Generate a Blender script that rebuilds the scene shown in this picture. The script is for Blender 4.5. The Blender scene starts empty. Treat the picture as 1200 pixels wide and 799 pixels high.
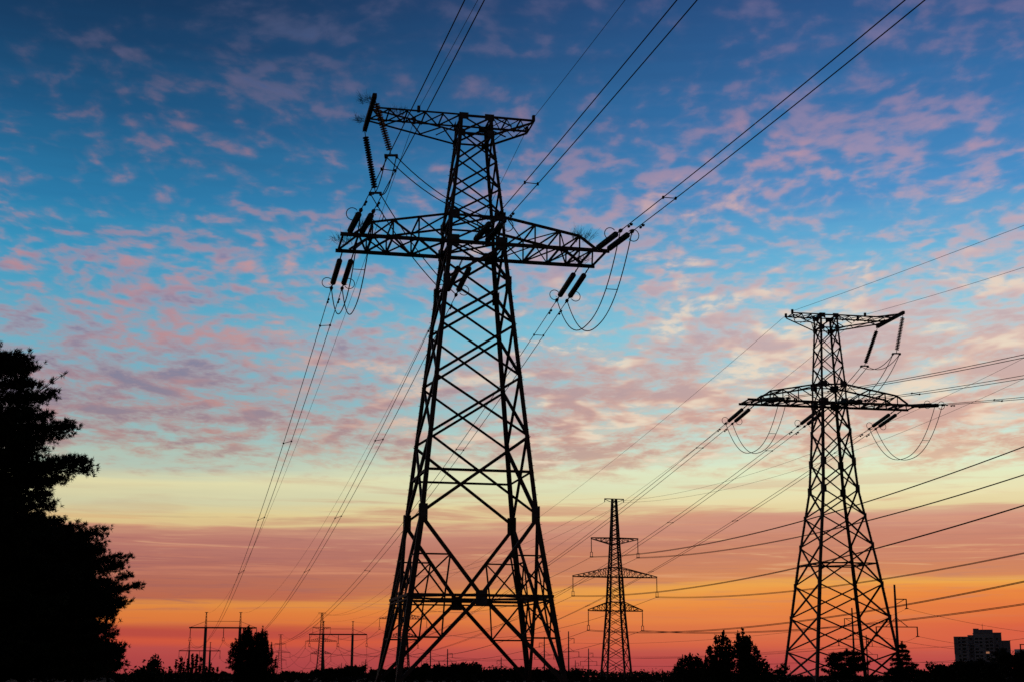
import bpy, math, random
import numpy as np
from mathutils import Vector, Matrix

C = bpy.context.scene
COL = C.collection
R_ = math.radians
rnd = random.Random(7)

# ------------------------------------------------------------------ camera
F_PX, HOR, ROLL = 1661.0, 779.8, R_(-0.249)      # focal length and horizon line, in pixels of the 1200 x 799 photograph
PITCH = math.atan((HOR - 399.5) / F_PX)
EYE = Vector((0, 0, 1.7))
_cr, _sr = math.cos(ROLL), math.sin(ROLL)
_r0, _u0 = Vector((1, 0, 0)), Vector((0, -math.sin(PITCH), math.cos(PITCH)))
CF = Vector((0, math.cos(PITCH), math.sin(PITCH)))
CR, CU = _r0 * _cr - _u0 * _sr, _r0 * _sr + _u0 * _cr
# a point with unrolled image offsets (x, y) lands at (c x - s y, s x + c y)
cam = bpy.data.objects.new('camera', bpy.data.cameras.new('camera'))
COL.objects.link(cam)
cam.data.sensor_width = 36
cam.data.lens = 36 * F_PX / 1200
cam.data.clip_start = 0.1
cam.data.clip_end = 20000
cam.matrix_world = Matrix(((CR.x, CU.x, -CF.x, EYE.x), (CR.y, CU.y, -CF.y, EYE.y), (CR.z, CU.z, -CF.z, EYE.z), (0, 0, 0, 1)))
C.camera = cam

# ------------------------------------------------------------------ colour management, render settings
C.view_settings.view_transform = 'Standard'
C.view_settings.look = 'None'
C.view_settings.exposure = 0
C.view_settings.gamma = 1
C.view_settings.use_curve_mapping = False
C.render.engine = 'CYCLES'
C.cycles.max_bounces = 3
C.cycles.diffuse_bounces = 2
C.cycles.use_denoising = False
C.render.filter_size = 1.4

# ------------------------------------------------------------------ world: a sunset sky
def lin(h):
    h = h.lstrip('#')
    v = [int(h[i:i + 2], 16) / 255 for i in (0, 2, 4)]
    return tuple(c / 12.92 if c <= .04045 else ((c + .055) / 1.055) ** 2.4 for c in v) + (1,)

W = bpy.data.worlds.new('World'); C.world = W
W.use_nodes = True
nt = W.node_tree
nt.nodes.clear()

def N(t, **kw):
    n = nt.nodes.new(t)
    for k, v in kw.items():
        setattr(n, k, v)
    return n
def put(sock, v):
    if isinstance(v, bpy.types.NodeSocket):
        nt.links.new(v, sock)
    else:
        sock.default_value = v
def M(op, a, b=None, c=None, clamp=False):
    n = N('ShaderNodeMath', operation=op, use_clamp=clamp)
    put(n.inputs[0], a)
    if b is not None: put(n.inputs[1], b)
    if c is not None: put(n.inputs[2], c)
    return n.outputs[0]
def sm(v, a, b, lo=0., hi=1.):
    n = N('ShaderNodeMapRange', interpolation_type='SMOOTHSTEP')
    put(n.inputs[0], v); put(n.inputs[1], a); put(n.inputs[2], b); put(n.inputs[3], lo); put(n.inputs[4], hi)
    return n.outputs[0]
def mix(f, a, b, blend='MIX'):
    n = N('ShaderNodeMix', data_type='RGBA', blend_type=blend)
    put(n.inputs[0], f); put(n.inputs[6], a); put(n.inputs[7], b)
    return n.outputs[2]
def xyz(x, y, z=0.):
    n = N('ShaderNodeCombineXYZ')
    put(n.inputs[0], x); put(n.inputs[1], y); put(n.inputs[2], z)
    return n.outputs[0]
def noise(v, scale, detail=4., rough=.5, dist=0., lac=2.0):
    n = N('ShaderNodeTexNoise')
    n.noise_dimensions = '3D'
    put(n.inputs['Vector'], v); put(n.inputs['Scale'], scale); put(n.inputs['Detail'], detail)
    put(n.inputs['Roughness'], rough); put(n.inputs['Distortion'], dist); put(n.inputs['Lacunarity'], lac)
    return n.outputs[0]
def ramp(fac, stops, scale=1., ease='LINEAR'):
    n = N('ShaderNodeValToRGB')
    r = n.color_ramp
    r.interpolation = ease
    while len(r.elements) > 1: r.elements.remove(r.elements[-1])
    stops = sorted(stops)
    for i, (p, c) in enumerate(stops):
        e = r.elements[0] if i == 0 else r.elements.new(min(1, max(0, p / scale)))
        e.position = min(1, max(0, p / scale))
        e.color = lin(c) if isinstance(c, str) else (c, c, c, 1)
    put(n.inputs[0], M('DIVIDE', fac, scale))
    return n.outputs[0]

tc = N('ShaderNodeTexCoord')
sep = N('ShaderNodeSeparateXYZ'); nt.links.new(tc.outputs['Generated'], sep.inputs[0])
dx, dy, dz = sep.outputs
el = M('MULTIPLY', M('ARCSINE', M('MAXIMUM', M('MINIMUM', dz, 1.), -1.)), 57.29578)     # elevation, degrees
az = M('MULTIPLY', M('ARCTAN2', dx, dy), 57.29578)                                     # bearing, degrees right of the view axis
rt = sm(az, -19., 19.)
# long thin streaks of the layered haze low over the horizon
st1 = noise(xyz(M('MULTIPLY', az, .055), M('MULTIPLY', el, 1.25), 3.1), 1., 5., .55, .3)
st2 = noise(xyz(M('MULTIPLY', az, .16), M('MULTIPLY', el, 2.6), 9.7), 1., 4., .6, .4)
wob = M('ADD', M('MULTIPLY', M('SUBTRACT', st1, .5), 1.1), M('MULTIPLY', M('SUBTRACT', st2, .5), .55))
eb = M('ADD', el, M('MULTIPLY', wob, sm(el, 1.2, 5.2, .24, 1.05)))
eb = M('MAXIMUM', M('SUBTRACT', eb, M('MULTIPLY', M('MULTIPLY', rt, sm(el, .9, 3.3)), M('MULTIPLY', sm(el, 30., 7.), 1.05))), 0.)
POS = [0, .6, .72, .8, .93, 1.0, 1.37, 1.46, 1.9, 2.3, 2.44, 3.2, 4.0, 4.7, 5.0, 5.15, 5.6, 6.2, 6.9, 7.6, 8.6, 10., 12.5, 15.5, 18., 21., 24, 27, 40]
SKY_L = 'ac4446 b84c47 ba4d48 cf563c d2583b b94b40 b84c40 d8733c dc7c3d dd8c44 b8664c b26a58 ae6c62 b6766a c58c74 dabd88 dec98f cfcba4 e0d8a8 b9c6b2 9cbdb9 7db0bc 66aec6 3a96be 2a78a6 1e5884 173f66 122e50 0e2442'.split()
SKY_R = 'b64a49 c45247 c95446 cf5745 d35944 d55a43 d65b42 dc643f ea8a40 ecab50 d4865a c87e66 c88672 cf9480 d6a88a e4d2a0 eadfb0 e4e9c0 dcecce cfe7d4 c0e2da a8d6dc 8ecde0 68b0d6 4a8fc6 3875ae 2f6096 284c80 1a3560'.split()
base = mix(rt, ramp(eb, list(zip(POS, SKY_L)), 40.), ramp(eb, list(zip(POS, SKY_R)), 40.))

# altocumulus deck: noise on a flat layer overhead, so that it foreshortens towards the horizon
hz = M('ADD', M('MAXIMUM', dz, 0.), .05)
px_, py_ = M('DIVIDE', dx, hz), M('DIVIDE', dy, hz)
P = xyz(px_, M('MULTIPLY', py_, .72), 4.3)
warp = N('ShaderNodeTexNoise'); put(warp.inputs['Vector'], P); put(warp.inputs['Scale'], 3.); put(warp.inputs['Detail'], 2.)
wv = N('ShaderNodeVectorMath', operation='MULTIPLY_ADD')
nt.links.new(warp.outputs['Color'], wv.inputs[0]); wv.inputs[1].default_value = (.11, .11, .11); nt.links.new(P, wv.inputs[2])
PW = wv.outputs[0]
puff_hi = noise(PW, 20., 2.4, .45)
puff_lo = noise(PW, 10.5, 4.5, .56)
low = sm(el, 15., 9.5)
puff = M('ADD', M('MULTIPLY', puff_hi, M('SUBTRACT', 1., low)), M('MULTIPLY', puff_lo, low))
mid = noise(P, 6.5, 2., .5)
big = noise(P, 1.7, 2.5, .5)
fine = noise(PW, 50., 4., .65)
cover = ramp(el, [(0, .0), (6.6, .0), (7.2, .40), (8.2, .66), (10., .68), (12.5, .65), (15., .55), (18., .472), (21, .45), (24, .44), (27, .43), (40, .4)], 40.)
def sub5(v, k): return M('MULTIPLY', M('SUBTRACT', v, .5), k)
dens = M('ADD', M('ADD', puff, sub5(big, .68)), M('ADD', sub5(fine, .3), M('ADD', sub5(mid, .5), M('SUBTRACT', cover, .5))))
dens = M('ADD', dens, M('MULTIPLY', M('SUBTRACT', rt, .5), .08))
cl = M('ADD', sm(dens, .43, .82, 0., .88), sm(dens, .30, .58, 0., .14))
cl = M('MULTIPLY', cl, sm(el, 6.4, 8.0))
CL_L = [(6, 'd0a088'), (8, 'ba8a80'), (9.5, 'b98482'), (11.5, 'b98486'), (14., 'bb8b92'), (17, 'c48a8e'), (19.5, 'b07d84'), (22, '7e6a80'), (25, '4c5676'), (30, '344064')]
CL_R = [(6, 'eac096'), (8, 'e6b292'), (9.5, 'e6b098'), (11.5, 'e6b8a4'), (14., 'e4bcb0'), (17, 'daacaa'), (20, 'c898a4'), (23, 'a2839e'), (26, '7f7296'), (30, '4a5078')]
ccol = mix(rt, ramp(el, CL_L, 30.), ramp(el, CL_R, 30.))
# the thick, shaded middles of the clouds are bluish mauve
shn = noise(PW, 5.2, 3., .5)
shade = M('MULTIPLY', sm(dens, .54, .86), sm(shn, .36, .60))
scol = mix(rt, ramp(el, [(6, 'a87a74'), (9, '8a7c8c'), (12, '66789a'), (16, '4d74a4'), (22, '36588a'), (30, '2a4468')], 30.),
           ramp(el, [(6, 'd09a80'), (9, 'bf958f'), (12, 'b39ea6'), (16, '94a0be'), (22, '6a82b4'), (30, '3c5480')], 30.))
cream = M('MULTIPLY', M('MULTIPLY', sm(shn, .50, .36), sm(dens, .5, .72)), M('MULTIPLY', sm(el, 21., 12.), sm(az, -13., 3.)))
ccol = mix(M('MULTIPLY', shade, M('SUBTRACT', .82, M('MULTIPLY', rt, .28))), ccol, scol)
ccol = mix(M('MULTIPLY', cream, .78), ccol, lin('f2e0c6'))
op = ramp(el, [(0, .0), (6.6, .6), (9, .9), (14, .88), (18, .80), (22, .66), (27, .5), (40, .4)], 40.)
col = mix(M('MULTIPLY', cl, op), base, ccol)
# mauve and gold streaks through the pale yellow zone and the red one
s3 = noise(xyz(M('MULTIPLY', az, .11), M('MULTIPLY', el, 1.9), 21.), 1., 6., .6, .5)
m3 = M('MULTIPLY', sm(s3, .50, .66), M('MULTIPLY', sm(el, 4.8, 5.3), sm(el, 8.4, 5.6)))
col = mix(M('MULTIPLY', M('MULTIPLY', m3, .7), sm(az, -16., -3., .25, 1.)), col, mix(rt, lin('bd8070'), lin('d6967c')))
s4 = noise(xyz(M('MULTIPLY', az, .06), M('MULTIPLY', el, 2.4), 33.), 1., 5., .6, .4)
m4 = M('MULTIPLY', sm(s4, .53, .68), M('MULTIPLY', sm(el, 2.9, 3.5), sm(el, 6.8, 4.2)))
col = mix(M('MULTIPLY', m4, .62), col, mix(rt, lin('cf8468'), lin('e2a078')))
m5 = M('MULTIPLY', sm(s4, .46, .34), M('MULTIPLY', sm(el, .4, 1.2), sm(el, 3.2, 2.4)))
col = mix(M('MULTIPLY', m5, .34), col, mix(rt, lin('b8504a'), lin('d86450')))
s6 = noise(xyz(M('MULTIPLY', az, .2), M('MULTIPLY', el, 4.5), 51.), 1., 6., .62, .7)
m6 = M('MULTIPLY', sm(s6, .50, .70), M('MULTIPLY', sm(el, 1.3, 2.4, .12, 1.), sm(el, 6.6, 4.4)))
glow = M('MULTIPLY', sm(M('ABSOLUTE', M('SUBTRACT', az, 7.)), 17., 1.), M('MULTIPLY', sm(el, 6.5, 2.2), sm(el, .2, 1.6)))
col = mix(M('MULTIPLY', glow, .22), col, lin('f6ae52'))
col = mix(M('MULTIPLY', m6, .42), col, mix(rt, lin('8f5a60'), lin('b9806e')))
m7 = M('MULTIPLY', sm(s6, .47, .30), M('MULTIPLY', sm(el, 3.2, 3.8), sm(el, 6., 4.6)))
col = mix(M('MULTIPLY', m7, .5), col, mix(rt, lin('dba682'), lin('ecc08c')))
# dusk: the half of the sky behind the camera is far darker than the afterglow
front = sm(dy, -.1, .62, .12, 1.)
below = sm(dz, -.02, .0)
col = mix(below, (.012, .008, .008, 1), col)
bg = N('ShaderNodeBackground'); put(bg.inputs[0], col); put(bg.inputs[1], front)
sky = N('ShaderNodeTexSky', sky_type='NISHITA', sun_disc=False, sun_elevation=R_(-2.0), sun_rotation=R_(4.0))
bg2 = N('ShaderNodeBackground'); put(bg2.inputs[0], sky.outputs[0]); put(bg2.inputs[1], .006)
add = N('ShaderNodeAddShader'); nt.links.new(bg.outputs[0], add.inputs[0]); nt.links.new(bg2.outputs[0], add.inputs[1])
out = N('ShaderNodeOutputWorld'); nt.links.new(add.outputs[0], out.inputs[0])

# the sun, already on the horizon behind the woods: next to nothing of it is left
sl = bpy.data.lights.new('sun', 'SUN'); sl.energy = .03; sl.angle = R_(3); sl.color = (1, .45, .2)
so = bpy.data.objects.new('sun', sl); COL.objects.link(so)
so.rotation_euler = Vector((math.sin(R_(4)), math.cos(R_(4)), math.tan(R_(.6)))).to_track_quat('Z', 'Y').to_euler()

# ------------------------------------------------------------------ materials
def material(name, base, rough=.7, metal=0., var=.35, scale=3., spec=.3, bump=0., tint=None):
    m = bpy.data.materials.new(name); m.use_nodes = True
    t = m.node_tree; b = t.nodes['Principled BSDF']
    tc_ = t.nodes.new('ShaderNodeTexCoord'); nz = t.nodes.new('ShaderNodeTexNoise')
    nz.inputs['Scale'].default_value = scale; nz.inputs['Detail'].default_value = 5
    t.links.new(tc_.outputs['Object'], nz.inputs['Vector'])
    cr = t.nodes.new('ShaderNodeValToRGB')
    a = [c * (1 - var) for c in base]; z = [c * (1 + var) for c in (tint or base)]
    cr.color_ramp.elements[0].position, cr.color_ramp.elements[1].position = .3, .7
    cr.color_ramp.elements[0].color = (*a, 1); cr.color_ramp.elements[1].color = (*z, 1)
    t.links.new(nz.outputs[0], cr.inputs[0]); t.links.new(cr.outputs[0], b.inputs['Base Color'])
    b.inputs['Roughness'].default_value = rough; b.inputs['Metallic'].default_value = metal
    b.inputs['Specular IOR Level'].default_value = spec
    if bump:
        bp = t.nodes.new('ShaderNodeBump'); bp.inputs['Strength'].default_value = bump
        t.links.new(nz.outputs[0], bp.inputs['Height']); t.links.new(bp.outputs[0], b.inputs['Normal'])
    return m
STEEL = material('galvanised steel', (.11, .095, .09), .75, 0, .35, 1.3, .2, tint=(.13, .085, .065))
PLATE = material('gusset steel', (.16, .15, .15), .7, 0, .3, 2., .2)
WIRE = material('aluminium cable', (.055, .05, .05), .8, 0, .2, .5, .1)
GLASS = material('green insulator glass', (.12, .20, .175), .3, 0, .25, 4., .4)
PORC = material('brown porcelain', (.03, .023, .022), .6, 0, .25, 4., .2)
TWIG = material('bare twigs', (.035, .028, .024), .9, 0, .2, 6., .1)
CONC = material('grey concrete', (.16, .15, .14), .9, 0, .2, .8, .1)
BARK = material('bark', (.05, .035, .028), .95, 0, .4, 5., .1, .4)
NEEDLE = material('pine needles', (.025, .036, .018), .85, 0, .45, 2.2, .08)
LEAF = material('leaves', (.032, .040, .018), .85, 0, .45, 1.7, .08)
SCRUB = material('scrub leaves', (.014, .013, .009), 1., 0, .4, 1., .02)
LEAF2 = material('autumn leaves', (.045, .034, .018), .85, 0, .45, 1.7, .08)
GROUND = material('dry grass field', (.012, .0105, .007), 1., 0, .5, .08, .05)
PANEL = material('pale concrete panels', (.58, .58, .60), .9, 0, .12, .25, .1)
PANEL2 = material('darker concrete panels', (.42, .41, .43), .9, 0, .15, .25, .1)
DARKWIN = material('dark window glass', (.03, .035, .045), .35, 0, .2, 1., .3)
PALEWIN = material('pale glazed balcony', (.50, .53, .58), .5, 0, .15, 1., .3)
LIT = bpy.data.materials.new('lit window'); LIT.use_nodes = True
_b = LIT.node_tree.nodes['Principled BSDF']
_b.inputs['Base Color'].default_value = (.3, .15, .08, 1)
_b.inputs['Emission Color'].default_value = (1., .42, .22, 1); _b.inputs['Emission Strength'].default_value = .36

# ------------------------------------------------------------------ mesh helpers
def unit(v):
    v = Vector(v); return v.normalized() if v.length > 1e-9 else Vector((0, 0, 1))
class MB:
    def __init__(s): s.v = []; s.f = []
    def prism(s, poly0, poly1):
        n = len(poly0); b = len(s.v)
        s.v += [tuple(p) for p in poly0] + [tuple(p) for p in poly1]
        for i in range(n):
            j = (i + 1) % n
            s.f.append((b + i, b + j, b + n + j, b + n + i))
        s.f.append(tuple(b + i for i in reversed(range(n)))); s.f.append(tuple(b + n + i for i in range(n)))
    def angle(s, p, q, w, nrm, t=None, off=0.):
        """an L-profile member from p to q; nrm = outward normal of the face that it lies in"""
        p, q = Vector(p), Vector(q); a = unit(q - p); n = Vector(nrm)
        n = unit(n - a * n.dot(a)); v = n.cross(a); t = t or max(.014, w * .13)
        poly = [(-w / 2, 0), (w / 2, 0), (w / 2, -t), (-w / 2 + t, -t), (-w / 2 + t, -w), (-w / 2, -w)]
        s.prism([p + v * x + n * (y - off) for x, y in poly], [q + v * x + n * (y - off) for x, y in poly])
    def bar(s, p, q, w, h=None, up=(0, 0, 1)):
        p, q = Vector(p), Vector(q); a = unit(q - p); u = Vector(up)
        if abs(a.dot(unit(u))) > .98: u = Vector((1, .13, 0))
        u = unit(u - a * u.dot(a)); v = a.cross(u); h = h or w
        c = [(-w / 2, -h / 2), (w / 2, -h / 2), (w / 2, h / 2), (-w / 2, h / 2)]
        s.prism([p + v * x + u * y for x, y in c], [q + v * x + u * y for x, y in c])
    def box(s, c, ax, ay, az_, sx, sy, sz):
        c = Vector(c); ax, ay, az_ = Vector(ax) * sx / 2, Vector(ay) * sy / 2, Vector(az_) * sz / 2
        s.prism([c - ax - ay - az_, c + ax - ay - az_, c + ax + ay - az_, c - ax + ay - az_],
                [c - ax - ay + az_, c + ax - ay + az_, c + ax + ay + az_, c - ax + ay + az_])
    def tube(s, pts, r, n=6, closed=False):
        pts = [Vector(p) for p in pts]; m = len(pts); b = len(s.v)
        rr = r if isinstance(r, (list, tuple)) else [r] * m
        u = None
        for i, p in enumerate(pts):
            if closed: a = unit(pts[(i + 1) % m] - pts[i - 1])
            else: a = unit(pts[min(i + 1, m - 1)] - pts[max(i - 1, 0)])
            if u is None:
                u = unit(a.cross(Vector((0, 0, 1)) if abs(a.z) < .9 else Vector((1, 0, 0))))
            u = unit(u - a * u.dot(a)); w = a.cross(u)
            for k in range(n):
                t = 2 * math.pi * k / n
                s.v.append(tuple(p + (u * math.cos(t) + w * math.sin(t)) * rr[i]))
        for i in range(m if closed else m - 1):
            j = (i + 1) % m
            for k in range(n):
                l = (k + 1) % n
                s.f.append((b + i * n + k, b + i * n + l, b + j * n + l, b + j * n + k))
        if not closed:
            s.f.append(tuple(b + k for k in reversed(range(n)))); s.f.append(tuple(b + (m - 1) * n + k for k in range(n)))
    def lathe(s, p, q, prof, n=10):
        """prof: (distance along p->q, radius)"""
        p, q = Vector(p), Vector(q); a = unit(q - p)
        s.tube([p + a * d for d, r in prof], [r for d, r in prof], n)
    def build(s, name, mat, parent=None, smooth=False, loc=None):
        me = bpy.data.meshes.new(name)
        v = s.v
        if loc is not None:
            v = [(x - loc[0], y - loc[1], z - loc[2]) for x, y, z in v]
        me.from_pydata(v, [], s.f); me.update()
        if smooth: me.shade_smooth()
        me.materials.append(mat)
        o = bpy.data.objects.new(name, me); COL.objects.link(o)
        if loc is not None: o.location = loc
        if parent is not None: o.parent = parent
        return o
def tag(o, label=None, cat=None, group=None, kind=None):
    if label: o['label'] = label
    if cat: o['category'] = cat
    if group: o['group'] = group
    if kind: o['kind'] = kind
    return o
def empty(name, loc, rz=0.):
    o = bpy.data.objects.new(name, None); COL.objects.link(o)
    o.location = loc; o.rotation_euler = (0, 0, rz); o.empty_display_size = .3
    return o
def children(o): return [c for c in COL.objects if c.parent == o]
def copy_tree(o, parent=None, kids=None):
    if kids is None:
        kids = {}
        for c in COL.objects:
            if c.parent: kids.setdefault(c.parent.name, []).append(c)
    c = o.copy(); COL.objects.link(c)
    if parent is not None: c.parent = parent
    for ch in kids.get(o.name, []): copy_tree(ch, c, kids)
    return c

# bearings of things seen in the photograph (pixels of the 1200 x 799 picture) turned into directions and places in the field
def ray(px, py): return CR * (px - 600) + CU * (399.5 - py) + CF * F_PX
def at(px, py, Y):
    d = ray(px, py); return EYE + d * (Y / d.y)
def on_plane(px, py, p, n):
    d = ray(px, py); n = Vector(n); return EYE + d * ((Vector(p) - EYE).dot(n) / d.dot(n))
def ground_x(px, Y):
    return at(px, HOR, Y).x

# ------------------------------------------------------------------ ground
# level round the towers, then falling gently away to the north
GY = [(-600, .0), (110, 0.), (172, -.35), (250, -.75), (350, -1.17), (613, -3.3), (930, -5.9), (1480, -10.4), (3000, -22.9), (8000, -64.)]
def gz(Y): return float(np.interp(Y, [a for a, b in GY], [b for a, b in GY]))
mb = MB()
G, GR = 24, 72
gx = [-6000 + 12000 * i / G for i in range(G + 1)]; gy = [-400 + 7400 * (i / GR) ** 1.7 for i in range(GR + 1)]
mb.v = [(x, y, gz(y)) for y in gy for x in gx]
mb.f = [(j * (G + 1) + i, j * (G + 1) + i + 1, (j + 1) * (G + 1) + i + 1, (j + 1) * (G + 1) + i) for j in range(GR) for i in range(G)]
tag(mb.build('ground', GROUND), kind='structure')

# ------------------------------------------------------------------ the two anchor towers
def lerp(a, b, t): return Vector(a) * (1 - t) + Vector(b) * t
class Tower:
    pass
def anchor_tower(label, loc, yaw, table, panels_low, k_base, arm_z, armtop_z, top2_z, top_z, arm_len, peg_len, beam_side, beam_x, beam_half, leg_w, br_w, grp):
    T = Tower()
    root = empty('lattice_tower', loc, yaw)
    tag(root, label, 'pylon', grp)
    zs = [a for a, b in table]; ws = [b for a, b in table]
    Wd = lambda z: float(np.interp(z, zs, ws))
    cn = lambda sx, sy, z: Vector((sx * Wd(z), sy * Wd(z), z))
    # legs: angle section lofted up the corner, with climbing bolts
    cuts = sorted(set([z for z in zs if 0 < z < top_z] + [-.6, top_z + .12]))
    for sx in (-1, 1):
        for sy in (-1, 1):
            m = MB()
            for z0, z1 in zip(cuts[:-1], cuts[1:]):
                def sec(z, a):
                    c = cn(sx, sy, z) if z >= 0 else cn(sx, sy, 0) + Vector((sx, sy, 0)) * .08 + Vector((0, 0, z)); t = .045
                    return [c + Vector((-sx * x, -sy * y, 0)) for x, y in ((0, 0), (a, 0), (a, t), (t, t), (t, a), (0, a))]
                a0 = leg_w * (1.15 if z0 < 12 else 1. if z0 < arm_z else .72)
                p0, p1 = sec(z0, a0), sec(z1, a0)
                if sx * sy > 0: p0.reverse(); p1.reverse()
                m.prism(p0, p1)
            if (sx, sy) in ((-1, 1), (1, -1)):
                z = 2.5
                while z < top_z - 1:
                    c = cn(sx, sy, z)
                    if int(z / .55) % 2: m.bar(c - Vector((sx * .02, 0, 0)), c + Vector((sx * .11, 0, 0)), .03)
                    else: m.bar(c - Vector((0, sy * .02, 0)), c + Vector((0, sy * .11, 0)), .03)
                    z += .55
            m.build('leg', STEEL, root)
    faces = [((0, -1, 0), (-1, -1), (1, -1)), ((0, 1, 0), (1, 1), (-1, 1)), ((-1, 0, 0), (-1, 1), (-1, -1)), ((1, 0, 0), (1, -1), (1, 1))]
    plates = []
    for n, l, r in faces:
        L = lambda z: cn(l[0], l[1], z); Rr = lambda z: cn(r[0], r[1], z)
        tdir = unit(Rr(1) - L(1))
        m = MB()
        if k_base:
            zg, zr = k_base
            Md = (L(zr) + Rr(zr)) / 2
            zu, zd = (zg + zr) / 2, zr / 2 + .35
            m.bar(L(zr), Rr(zr), .16, .2)
            m.angle(L(zr - .28), Rr(zr - .28), .12, n)
            for A in (L, Rr):
                m.angle(A(zg), Md, br_w * 1.35, n); m.angle(Md, A(.3), br_w * 1.35, n, off=.03)
                Du, Dd = lerp(A(zg), Md, (zg - zu) / (zg - zr)), lerp(Md, A(.3), (zr - zd) / (zr - .3))
                Q = lerp(A(zr), Md, .5)
                for p, q in ((A(zu), Du), (A(zr), Du), (A(zu), Q), (Du, Q), (A(zd), Dd), (A(zr), Dd), (A(zd), Q), (Dd, Q)):
                    m.angle(p, q, br_w * .62, n, off=.06)
            plates.append((Md - Vector((0, 0, .15)), tdir, n, .85, 1.05))
        for i, (z0, z1) in enumerate(zip(panels_low[:-1], panels_low[1:])):
            w = br_w * (1.25 if i == 0 and k_base else 1.)
            m.angle(L(z0), Rr(z1), w, n, off=.01); m.angle(Rr(z0), L(z1), br_w, n, off=.05 + br_w * .2)
        for zh in ([panels_low[0] + (panels_low[1] - panels_low[0]) * .55] if k_base else T_horiz):
            m.angle(L(zh), Rr(zh), br_w * .95, n, off=.1)
        up = [armtop_z + (top2_z - armtop_z) * k / 3 for k in range(4)]
        for z0, z1 in [(arm_z, armtop_z)] + list(zip(up[:-1], up[1:])) + [(top2_z, top_z)]:
            m.angle(L(z0), Rr(z1), br_w * .72, n, off=.01); m.angle(Rr(z0), L(z1), br_w * .72, n, off=.05)
        for z in (arm_z, armtop_z, top2_z, top_z):
            m.angle(L(z), Rr(z), br_w * .85, n, off=.09)
        m.build('face_bracing', STEEL, root)
        for A, sgn in ((L, 1), (Rr, -1)):
            big = [(arm_z + .1, .95, .95), (armtop_z, .85, .75), (top_z - .1, .75, .55), (top2_z, .55, .55)]
            if k_base: big += [(k_base[0] + .1, .62, 1.25), (panels_low[-2] - .1, .5, 1.05)]
            else: big += [(z, .55, .95) if 22 < z < 27 else (z, .36, .6) for z in panels_low[2:-1]]
            for z, w, h in big:
                plates.append((A(z) + tdir * sgn * w * .38, tdir, n, w, h))
    # horizontal stiffening frames at the waist of the base and at the arms
    zr = k_base[1] if k_base else T_horiz[0]
    mids = [Vector((0, -Wd(zr), zr)), Vector((Wd(zr), 0, zr)), Vector((0, Wd(zr), zr)), Vector((-Wd(zr), 0, zr))]
    for a, b in zip(mids, mids[1:] + mids[:1]):
        m = MB(); m.angle(a, b, br_w * .8, (0, 0, -1)); m.build('waist_strut', STEEL, root)
    for z in (arm_z, armtop_z):
        m = MB(); m.angle(cn(-1, -1, z), cn(1, 1, z), br_w * .7, (0, 0, -1)); m.angle(cn(1, -1, z), cn(-1, 1, z), br_w * .7, (0, 0, -1), off=.1)
        m.build('diaphragm', STEEL, root)
    for c, td, n, w, h in plates:
        m = MB(); nv = Vector(n)
        m.box(c + nv * .035, td, unit(nv.cross(td)), nv, w, h, .022)
        for bx in (-.3, 0, .3):
            for bz in (-.36, -.12, .12, .36):
                m.box(c + nv * .052 + td * bx * w + Vector((0, 0, bz * h)), td, (0, 0, 1), nv, .05, .05, .03)
        m.build('gusset_plate', PLATE, root)
    # cross arms: a box truss on each side
    wa, wt = Wd(arm_z), Wd(armtop_z)
    for s in (-1, 1):
        web = MB(); chords = []
        xe, xt, xk = arm_len, 8.2, 9.55
        ztip = arm_z + 1.12
        xs = [wa, 4.6, 6.6, xt]
        zt = lambda x: armtop_z + (ztip - armtop_z) * (x - wt) / (xt - wt)
        for sy in (-1, 1):
            y = sy * wa; nn = (0, sy, 0)
            lo = MB(); lo.bar((s * .004, y, arm_z), (s * xe, y, arm_z), .2, .27); chords.append(lo)
            hi = MB(); hi.angle((s * wt, sy * wt, armtop_z), (s * xt, y, ztip), .19, nn); hi.angle((s * xt, y, ztip), (s * xk, y, arm_z + .14), .19, nn)
            chords.append(hi)
            for i, x in enumerate(xs):
                if i: web.angle((s * x, y, arm_z), (s * x, y, zt(x)), .13, nn, off=.02)
                if i < len(xs) - 1:
                    web.angle((s * x, y, arm_z), (s * xs[i + 1], y, zt(xs[i + 1])), .13, nn, off=.05)
        for i, x in enumerate(xs[1:] + [xk - .3, xe - .2]):
            xp = (xs + [xk - .3])[i]
            web.angle((s * x, -wa, arm_z - .05), (s * x, wa, arm_z - .05), .14, (0, 0, -1))
            a, b = ((-wa, wa), (wa, -wa))[i % 2]
            web.angle((s * xp, a, arm_z - .05), (s * x, b, arm_z - .05), .13, (0, 0, -1), off=.04)
            if i < 4:
                xm = (xp + x) / 2
                web.angle((s * xp, b, arm_z - .05), (s * x, a, arm_z - .05), .10, (0, 0, -1), off=.09)
        for i, x in enumerate(xs[1:]):
            web.angle((s * x, -wa, zt(x)), (s * x, wa, zt(x)), .11, (0, 0, 1))
            a, b = ((-wa, wa), (wa, -wa))[i % 2]
            web.angle((s * xs[i], a, zt(xs[i])), (s * x, b, zt(x)), .1, (0, 0, 1), off=.03)
        w = web.build('cross_arm', STEEL, root)
        for c in chords: c.build('chord', STEEL, w)
    # head: short arms for the earth wires, one of them longer, with the jumper beam on its end
    w1, w2 = Wd(top_z), Wd(top2_z)
    for s in (-1, 1):
        m = MB(); ch = []
        xe = abs(beam_x) if s == beam_side else peg_len
        tipw = w1 * .96
        for sy in (-1, 1):
            a = MB(); a.angle((s * w1, sy * w1, top_z), (s * xe, sy * tipw, top_z), .15, (0, sy, 0)); ch.append(a)
            a = MB(); a.angle((s * w2, sy * w2, top2_z), (s * xe, sy * tipw, top_z - .16), .15, (0, sy, 0)); ch.append(a)
            m.angle((s * w1, sy * w1, top_z), (s * peg_len * .62, sy * tipw, top_z - (top_z - top2_z) * (.42 if s != beam_side else .62)), .09, (0, sy, 0), off=.02)
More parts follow.
